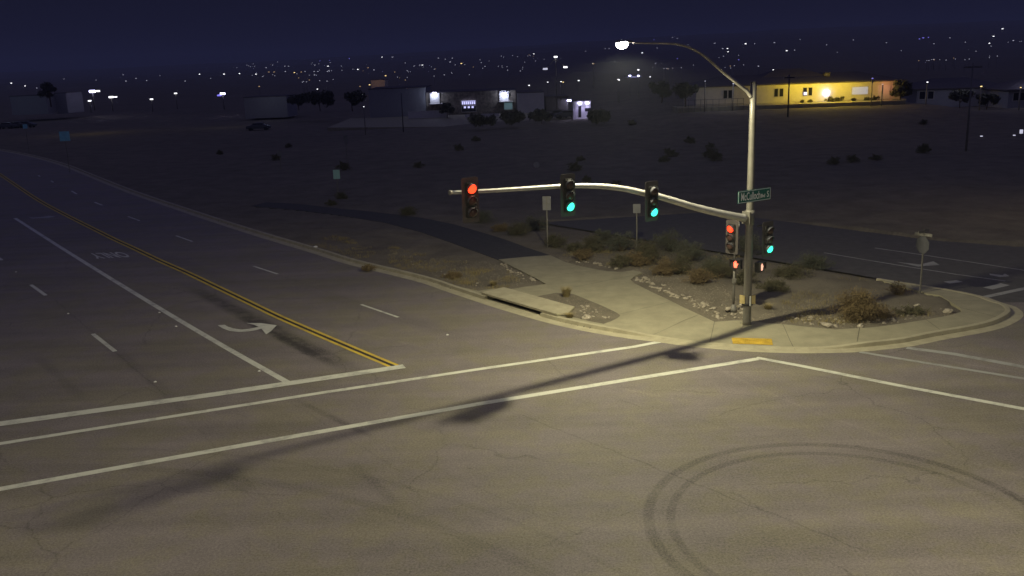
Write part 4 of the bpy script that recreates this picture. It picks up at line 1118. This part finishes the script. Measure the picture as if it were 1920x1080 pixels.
car('pale parked car standing in the dark lot left of the shops', gnd(482, 211, 178), .1)
car('dark car parked left of the kiosk', Vector((AT(1045, 214, 172).x, 172, zl_-.5)), .2, 'cardark')
car('silver car parked just left of the bright kiosk', Vector((AT(1062, 216, 170).x, 170, zl_-.5)), .2)
car('pale car at the far left edge of the picture', gnd(8, 200, 215), .0)
car('pale car right of the one at the far left edge', gnd(26, 200, 216), .0)
car('pale car below the long shed at the far left', gnd(43, 199, 217), .0)

# ---------------------------------------------------------------- trees in the dark
def tree(label, p, h, r, ml='darkleaf', n=2600, leaf=.28, name='tree', group=None):
    t = thing(name, label, 'tree', p, 0, group); rnd = random.Random(int(p[0]*13+p[1]*7))
    bm = BM(); tube(bm, [(0, 0, -.5), (rnd.gauss(0, .1), 0, h*.3), (rnd.gauss(0, .2), rnd.gauss(0, .2), h*.6)], [h*.035, h*.028, h*.015], 8)
    lobes = []
    for i in range(11):
        a = rnd.uniform(0, 6.3); rr = rnd.uniform(.2, .85)*r; q = Vector((math.cos(a)*rr, math.sin(a)*rr, h*rnd.uniform(.42, .92))); lobes.append((q, r*rnd.uniform(.22, .45)))
        tube(bm, [(0, 0, h*rnd.uniform(.25, .5)), q*.6+Vector((0, 0, h*.15)), q], [h*.014, h*.009, h*.003], 5, cap=False)
    link_mesh('trunk', bm, 'twig', t)
    bm = BM()
    for i in range(n):
        c, s = rnd.choice(lobes); d = Vector((rnd.gauss(0, 1), rnd.gauss(0, 1), rnd.gauss(0, .8))).normalized()*s*rnd.uniform(.35, 1.08); q = c+d
        nrm = Vector((rnd.gauss(0, 1), rnd.gauss(0, 1), rnd.gauss(0, 1))).normalized(); u = nrm.orthogonal().normalized(); w = nrm.cross(u); l = leaf*rnd.uniform(.5, 1.2)
        bm.faces.new([bm.verts.new(q+u*l), bm.verts.new(q+w*l*.5), bm.verts.new(q-u*l), bm.verts.new(q-w*l*.5)])
    link_mesh('crown', bm, ml, t); return t
for x, y, Y, h, r, l in [(1688,193,158,4.0,1.9,'rounded dark tree at the right end of the cream house'), (1285,196,158,4.4,2.2,'dark tree left of the pale wing of the house'), (1240,190,190,4.0,2.6,'dark tree between the kiosk and the cream house'),
                          (1120,222,150,1.2,2.2,'low dark tree right of the lit kiosk'), (1015,222,160,1.5,2.2,'dark tree in front of the pale square hall'), (960,226,152,1.3,2.2,'dark tree below the right wall lamp of the shop'), (905,228,150,1.0,2.0,'low dark tree below the lit shop entrance'),
                          (838,214,180,2.4,1.3,'round pale tree beside the left wall lamp'), (660,200,190,3.2,2.6,'dark tree left of the plain hall'), (600,200,200,3.0,2.8,'dark tree two left of the plain hall'), (560,198,205,2.6,2.2,'dark tree right of the low fenced building'),
                          (95,194,240,5.5,2.6,'dark tree between the two sheds at far left'), (1850,197,158,2.2,1.7,'dark tree before the dim grey house'), (1800,196,160,2.4,1.8,'dark tree beside the tall utility pole at right')]:
    p = gnd(x, y, Y); p.z = max(p.z, AT(x, y, Y).z - .4); tree(l, p, h, r)

# ---------------------------------------------------------------- poles
def upole(name, label, px, pyb, pyt, Y, r=.12, lamp=None, arms=None, m='galv2'):
    b = AT(px, pyb, Y); tp = AT(px, pyt, Y); t = thing(name, label, 'pole' if not lamp else 'light pole', b); h = tp.z-b.z
    bm = BM(); tube(bm, [(0, 0, -2), (0, 0, h)], [r, r*.6], 10); link_mesh('pole', bm, m, t)
    if arms:
        bm = BM(); box(bm, -arms, arms, -.06, .06, h-.5, h-.35); link_mesh('crossarm', bm, m, t)
    if lamp:
        for dx, dz, s, mm in lamp:
            bm = BM(); box(bm, dx-s, dx+s, -.3, .3, h+dz-s*.4, h+dz+s*.4, .03); o = link_mesh('lamp_head', bm, mm, t)
            if dx: 
                bm = BM(); tube(bm, [(0, 0, h-.2), (dx, 0, h+dz)], .05, 6); link_mesh('lamp_arm', bm, m, t)
    return t
upole('light_pole', 'unlit light pole in front of the plain hall', 755, 224, 175, 150, .09, m='cardark')
upole('utility_pole', 'dark utility pole before the left part of the cream house', 1478, 196, 140, 140, .13, arms=.8, m='cardark')
upole('utility_pole', 'tall thin utility pole right of the dim grey house', 1812, 272, 118, 95, .12, arms=.9)
upole('light_pole', 'tall pole with three lamps on top between the pale hall and the kiosk', 1044, 212, 108, 180, .16, lamp=[(0, .15, .32, 'wlamp'), (-2.0, -2.0, .42, 'wdim'), (1.8, -1.8, .35, 'wlamp')])
upole('light_pole', 'faint pole with a small lamp right of the triple lamp pole', 1113, 153, 120, 300, .13, lamp=[(0, .1, .25, 'odim')])
upole('light_pole', 'pole with a bright bluish flood lamp at the far left', 176, 193, 172, 260, .14, lamp=[(0, .1, .75, 'bluelamp'), (1.5, .15, .5, 'wlamp')])
upole('light_pole', 'short pole with a white lamp bar below the bluish flood lamp', 210, 194, 182, 255, .12, lamp=[(0, 0, .55, 'wlamp'), (1.2, 0, .3, 'wlamp')])
upole('light_pole', 'pole with a cool double lamp right of the long dark gap at left', 419, 190, 175.5, 240, .12, lamp=[(0, 0, .55, 'bluelamp'), (-.9, -.4, .45, 'vlamp')])
upole('light_pole', 'low pole with a small white lamp under the bluish flood lamp', 169, 196, 189, 230, .1, lamp=[(0, 0, .3, 'wlamp')])
upole('light_pole', 'pole with a small star bright lamp in the left dark', 285, 194, 186, 235, .1, lamp=[(0, 0, .3, 'wlamp')])
upole('light_pole', 'pole with a single small lamp left of the cool double lamp', 331, 190, 175, 250, .1, lamp=[(0, 0, .3, 'wlamp')])

# town lights on the far slope: each its own small lamp on a post
def march(px, py):
    d = ray(px, py); t = 150.0
    while t < 5200:
        x, y, z = d.x*t, d.y*t, H+d.z*t
        if z - 5 < hill(x, y): return Vector((x, y, hill(x, y))), z
        t *= 1.012
    return None, None
TL = [(21,156,'w',2),(47,161,'w',1.6),(69,165,'d',1.4),(104,166,'d',1.4),(231,140,'d',1.6),(236,152,'d',1.8),(255,147,'d',1.5),(275,151,'d',1.4),(347,152,'d',1.5),(374,139,'w',1.8),(420,139,'w',2.2),(449,138,'w',1.8),(480,139,'w',1.9),
 (499,127,'d',1.8),(511,122,'d',1.5),(534,124,'d',1.7),(541,124,'d',1.7),(535,134,'d',1.8),(552,136,'o',2.0),(565,135,'q',2.0),(572,134,'d',1.5),(590,122,'d',2),(589,134,'d',1.7),(596,134,'d',1.7),(615,124,'w',2.2),(614,134,'d',1.7),(600,114,'v',1.4),(618,113,'v',1.3),
 (655,110,'v',2),(671,130,'w',2.1),(716,107,'w',1.9),(736,107,'d',2.2),(690,127,'q',2.1),(701,131,'d',1.8),(723,142,'o',2),(693,159,'o',2),(675,162,'q',1.8),(595,167,'w',1.8),(486,162,'q',2.0),(787,122,'d',2),(792,122,'w',2),(822,109,'d',1.9),(835,111,'d',1.5),(844,116,'d',2.2),(848,109,'d',1.8),
 (865,119,'o',2.5),(504,135,'q',2.2),(514,135,'q',2.2),(682,200,'w',1.5),(1001,101,'w',1.8),(940,105,'d',1.5),(961,104,'d',1.4),(992,160,'w',2.2),(1027,154,'w',1.8),(1052,153,'w',1.9),(1056,154,'o',1.9),(1085,151,'w',2.3),(1159,149,'w',2.0),
 (1204,99,'w',2.1),(1197,131,'w',2.8),(1181,142,'b',3.2),(1197,142,'b',3.2),(1161,150,'w',2.2),(1219,144,'w',1.8),(1229,119,'d',1.7),(1261,70,'d',1.8),(1270,72,'d',1.4),(1232,90,'d',1.4),(1135,91,'d',1.4),(1142,91,'d',1.4),(1355,91,'d',2),(1364,91,'w',1.9),(1365,97,'w',1.9),
 (1340,81,'d',1.9),(1398,82,'w',2.4),(1415,82,'d',1.5),(1452,80,'d',2),(1475,95,'w',2.2),(1490,94,'d',1.6),(1450,131,'w',1.9),(1422,124,'d',1.8),(1226,75,'v',1.4),(1880,54,'w',2.6),(1863,68,'w',2.2),(1900,76,'d',2),(1855,81,'w',2),(1731,71,'v',2.6),(1724,73,'v',2),(1741,70,'v',1.8),
 (1600,75,'d',1.5),(1662,80,'d',1.5),(1751,82,'d',1.6),(1781,71,'d',1.5),(1810,79,'d',1.5),(1739,154,'w',2.2),(1636,147,'v',2.2),(1655,158,'d',1.8),(1840,162,'o',2.6),(1914,164,'o',2.0),(1375,157,'d',2.0),(1322,152,'d',1.6),(1412,153,'d',1.4),
 (1098,96,'d',1.2),(1290,84,'d',1.2),(1500,74,'d',1.2),(1550,84,'d',1.3),(760,118,'d',1.3),(900,112,'d',1.3),(640,124,'d',1.3),(560,146,'q',1.4),(580,150,'q',1.5),(740,135,'q',1.5),(760,150,'q',1.5),(880,140,'d',1.2),(905,128,'d',1.1),
 (120,148,'d',1.2),(180,150,'d',1.2),(300,142,'d',1.1),(395,147,'d',1.1),(980,126,'d',1.2),(1250,128,'d',1.2),(1270,110,'v',1.3),(1300,122,'d',1.1),(1690,95,'d',1.1),(1830,96,'d',1.2),(1385,112,'v',1.6),(1570,98,'d',1.1),(520,116,'d',1.1),(475,120,'d',1.1)]
MK = dict(w=('wlamp', 'small bright white town light on the far dark slope', 'bright white town lights'), d=('wdim', 'tiny dim white town light on the far dark slope', 'dim white town lights'),
          o=('olamp', 'small amber town light on the far dark slope', 'amber town lights'), q=('odim', 'tiny dim orange town light on the far dark slope', 'dim orange town lights'),
          v=('vlamp', 'tiny violet town light on the far dark slope', 'violet town lights'), b=('bluelamp', 'strong cool town light of the far shop front pair', 'cool shop lights'))
rl = random.Random(5)
for _ in range(24):
    cx = rl.choice((rl.uniform(380, 1100), rl.uniform(900, 1900), rl.uniform(380, 900))); cy = 150-.0333*cx + rl.uniform(-18, 22); sl = rl.uniform(-.15, .05)
    for _k in range(rl.randint(3, 6)):
        dx = rl.uniform(-38, 38); TL.append((cx+dx, cy+dx*sl+rl.uniform(-2, 2), rl.choice('ddddq'), rl.uniform(.9, 1.4)))
for x, y, k, s in TL:
    g_, z = march(x, y)
    if g_ is None: continue
    Dm = g_.y; r = s*.52*Dm/F
    bm = BM(); hp = max(z-g_.z, 3.0)
    box(bm, -r*1.1, r*1.1, -r*.5, r*.5, hp-r*.55, hp+r*.55, 0, 0)
    tube(bm, [(0, 0, -1), (0, 0, hp-r*.56)], .09, 6, mi=1)
    o = link_mesh('distant_street_lamp', bm, [MK[k][0], 'galv2']); o.location = g_; tag(o, MK[k][1], 'street lamp', MK[k][2])
# near ground lamps at the right edge
for i, (x, y, Y, l) in enumerate([(1914,257,112,'small white box light on a post at the right edge'), (1839,269,108,'low pale marker light left of the one at the right edge'), (1900,272,107,'low pale marker light beneath the right edge post')]):
    p = gnd(x, y, Y); q = AT(x, y, Y); bm = BM(); h = max(.25, q.z-p.z); s = .16 if i == 0 else .12
    box(bm, -s, s, -.1, .1, h-s*(1.6 if i == 0 else .4), h+s*(1.6 if i == 0 else .4), .02, 0); box(bm, -.03, .03, -.03, .03, -.3, h-.27, 0, 1)
    o = link_mesh('marker_lamp', bm, ['wdim', 'galv2']); o.location = p; tag(o, l, 'marker lamp')

# ---------------------------------------------------------------- other street lamps of the junction, just outside the frame
def lamp_pole(label, base, toward, reach, power, h=10.8, col=LAMPCOL, cone=170):
    t = thing('street_lamp', label, 'street lamp', base); d = Vector(toward).normalized(); az = math.atan2(d.y, d.x)
    bm = BM(); tube(bm, [(0, 0, 0), (0, 0, h-1.6)], [.16, .11], 16); link_mesh('pole', bm, 'galv', t)
    tip = d*reach + Vector((0, 0, h))
    bm = BM(); tube(bm, smooth_pts([(0, 0, h-1.7), d*reach*.25+Vector((0, 0, h-.7)), d*reach*.6+Vector((0, 0, h-.1)), tip], 4), .05, 8); link_mesh('lamp_arm', bm, 'galv', t)
    lamp_head(t, tip, az)
    q = Vector(base)+tip+Vector((0, 0, -.42)); spot('street_lamp_light', q, q+Vector((0, 0, -5)), power, col, cone, .1 if cone == 179 else .45, .22)
lamp_pole('street lamp on the near left corner outside the picture', (-19, 3, 0), (.75, .66, 0), 5, 5200, cone=179)
lamp_pole('street lamp on the near right corner outside the picture', (15, 6, 0), (-.5, .85, 0), 5, 5600)
lamp_pole('street lamp across the side road outside the picture', (37, 54, 0), (-.9, .1, 0), 4, 380, cone=150, col=(1, .80, .45))

# ---------------------------------------------------------------- haze volume added for a bluish veil and lamp glow
hm = bpy.data.materials.new('veil_haze'); hm.use_nodes = True; ht = hm.node_tree; ht.nodes.clear()
ho = ht.nodes.new('ShaderNodeOutputMaterial'); hv = ht.nodes.new('ShaderNodeVolumePrincipled')
hv.inputs['Density'].default_value = 0.0003; hv.inputs['Color'].default_value = (.72, .78, .92, 1); hv.inputs['Anisotropy'].default_value = .0
ht.links.new(hv.outputs[0], ho.inputs['Volume'])
M['haze'] = hm
bm = BM(); box(bm, -5400, 5400, -400, 6900, -3.5, 150)
tag(link_mesh('haze', bm, 'haze'), 'thin haze volume added for a bluish veil and lamp glow', 'haze', kind='stuff')
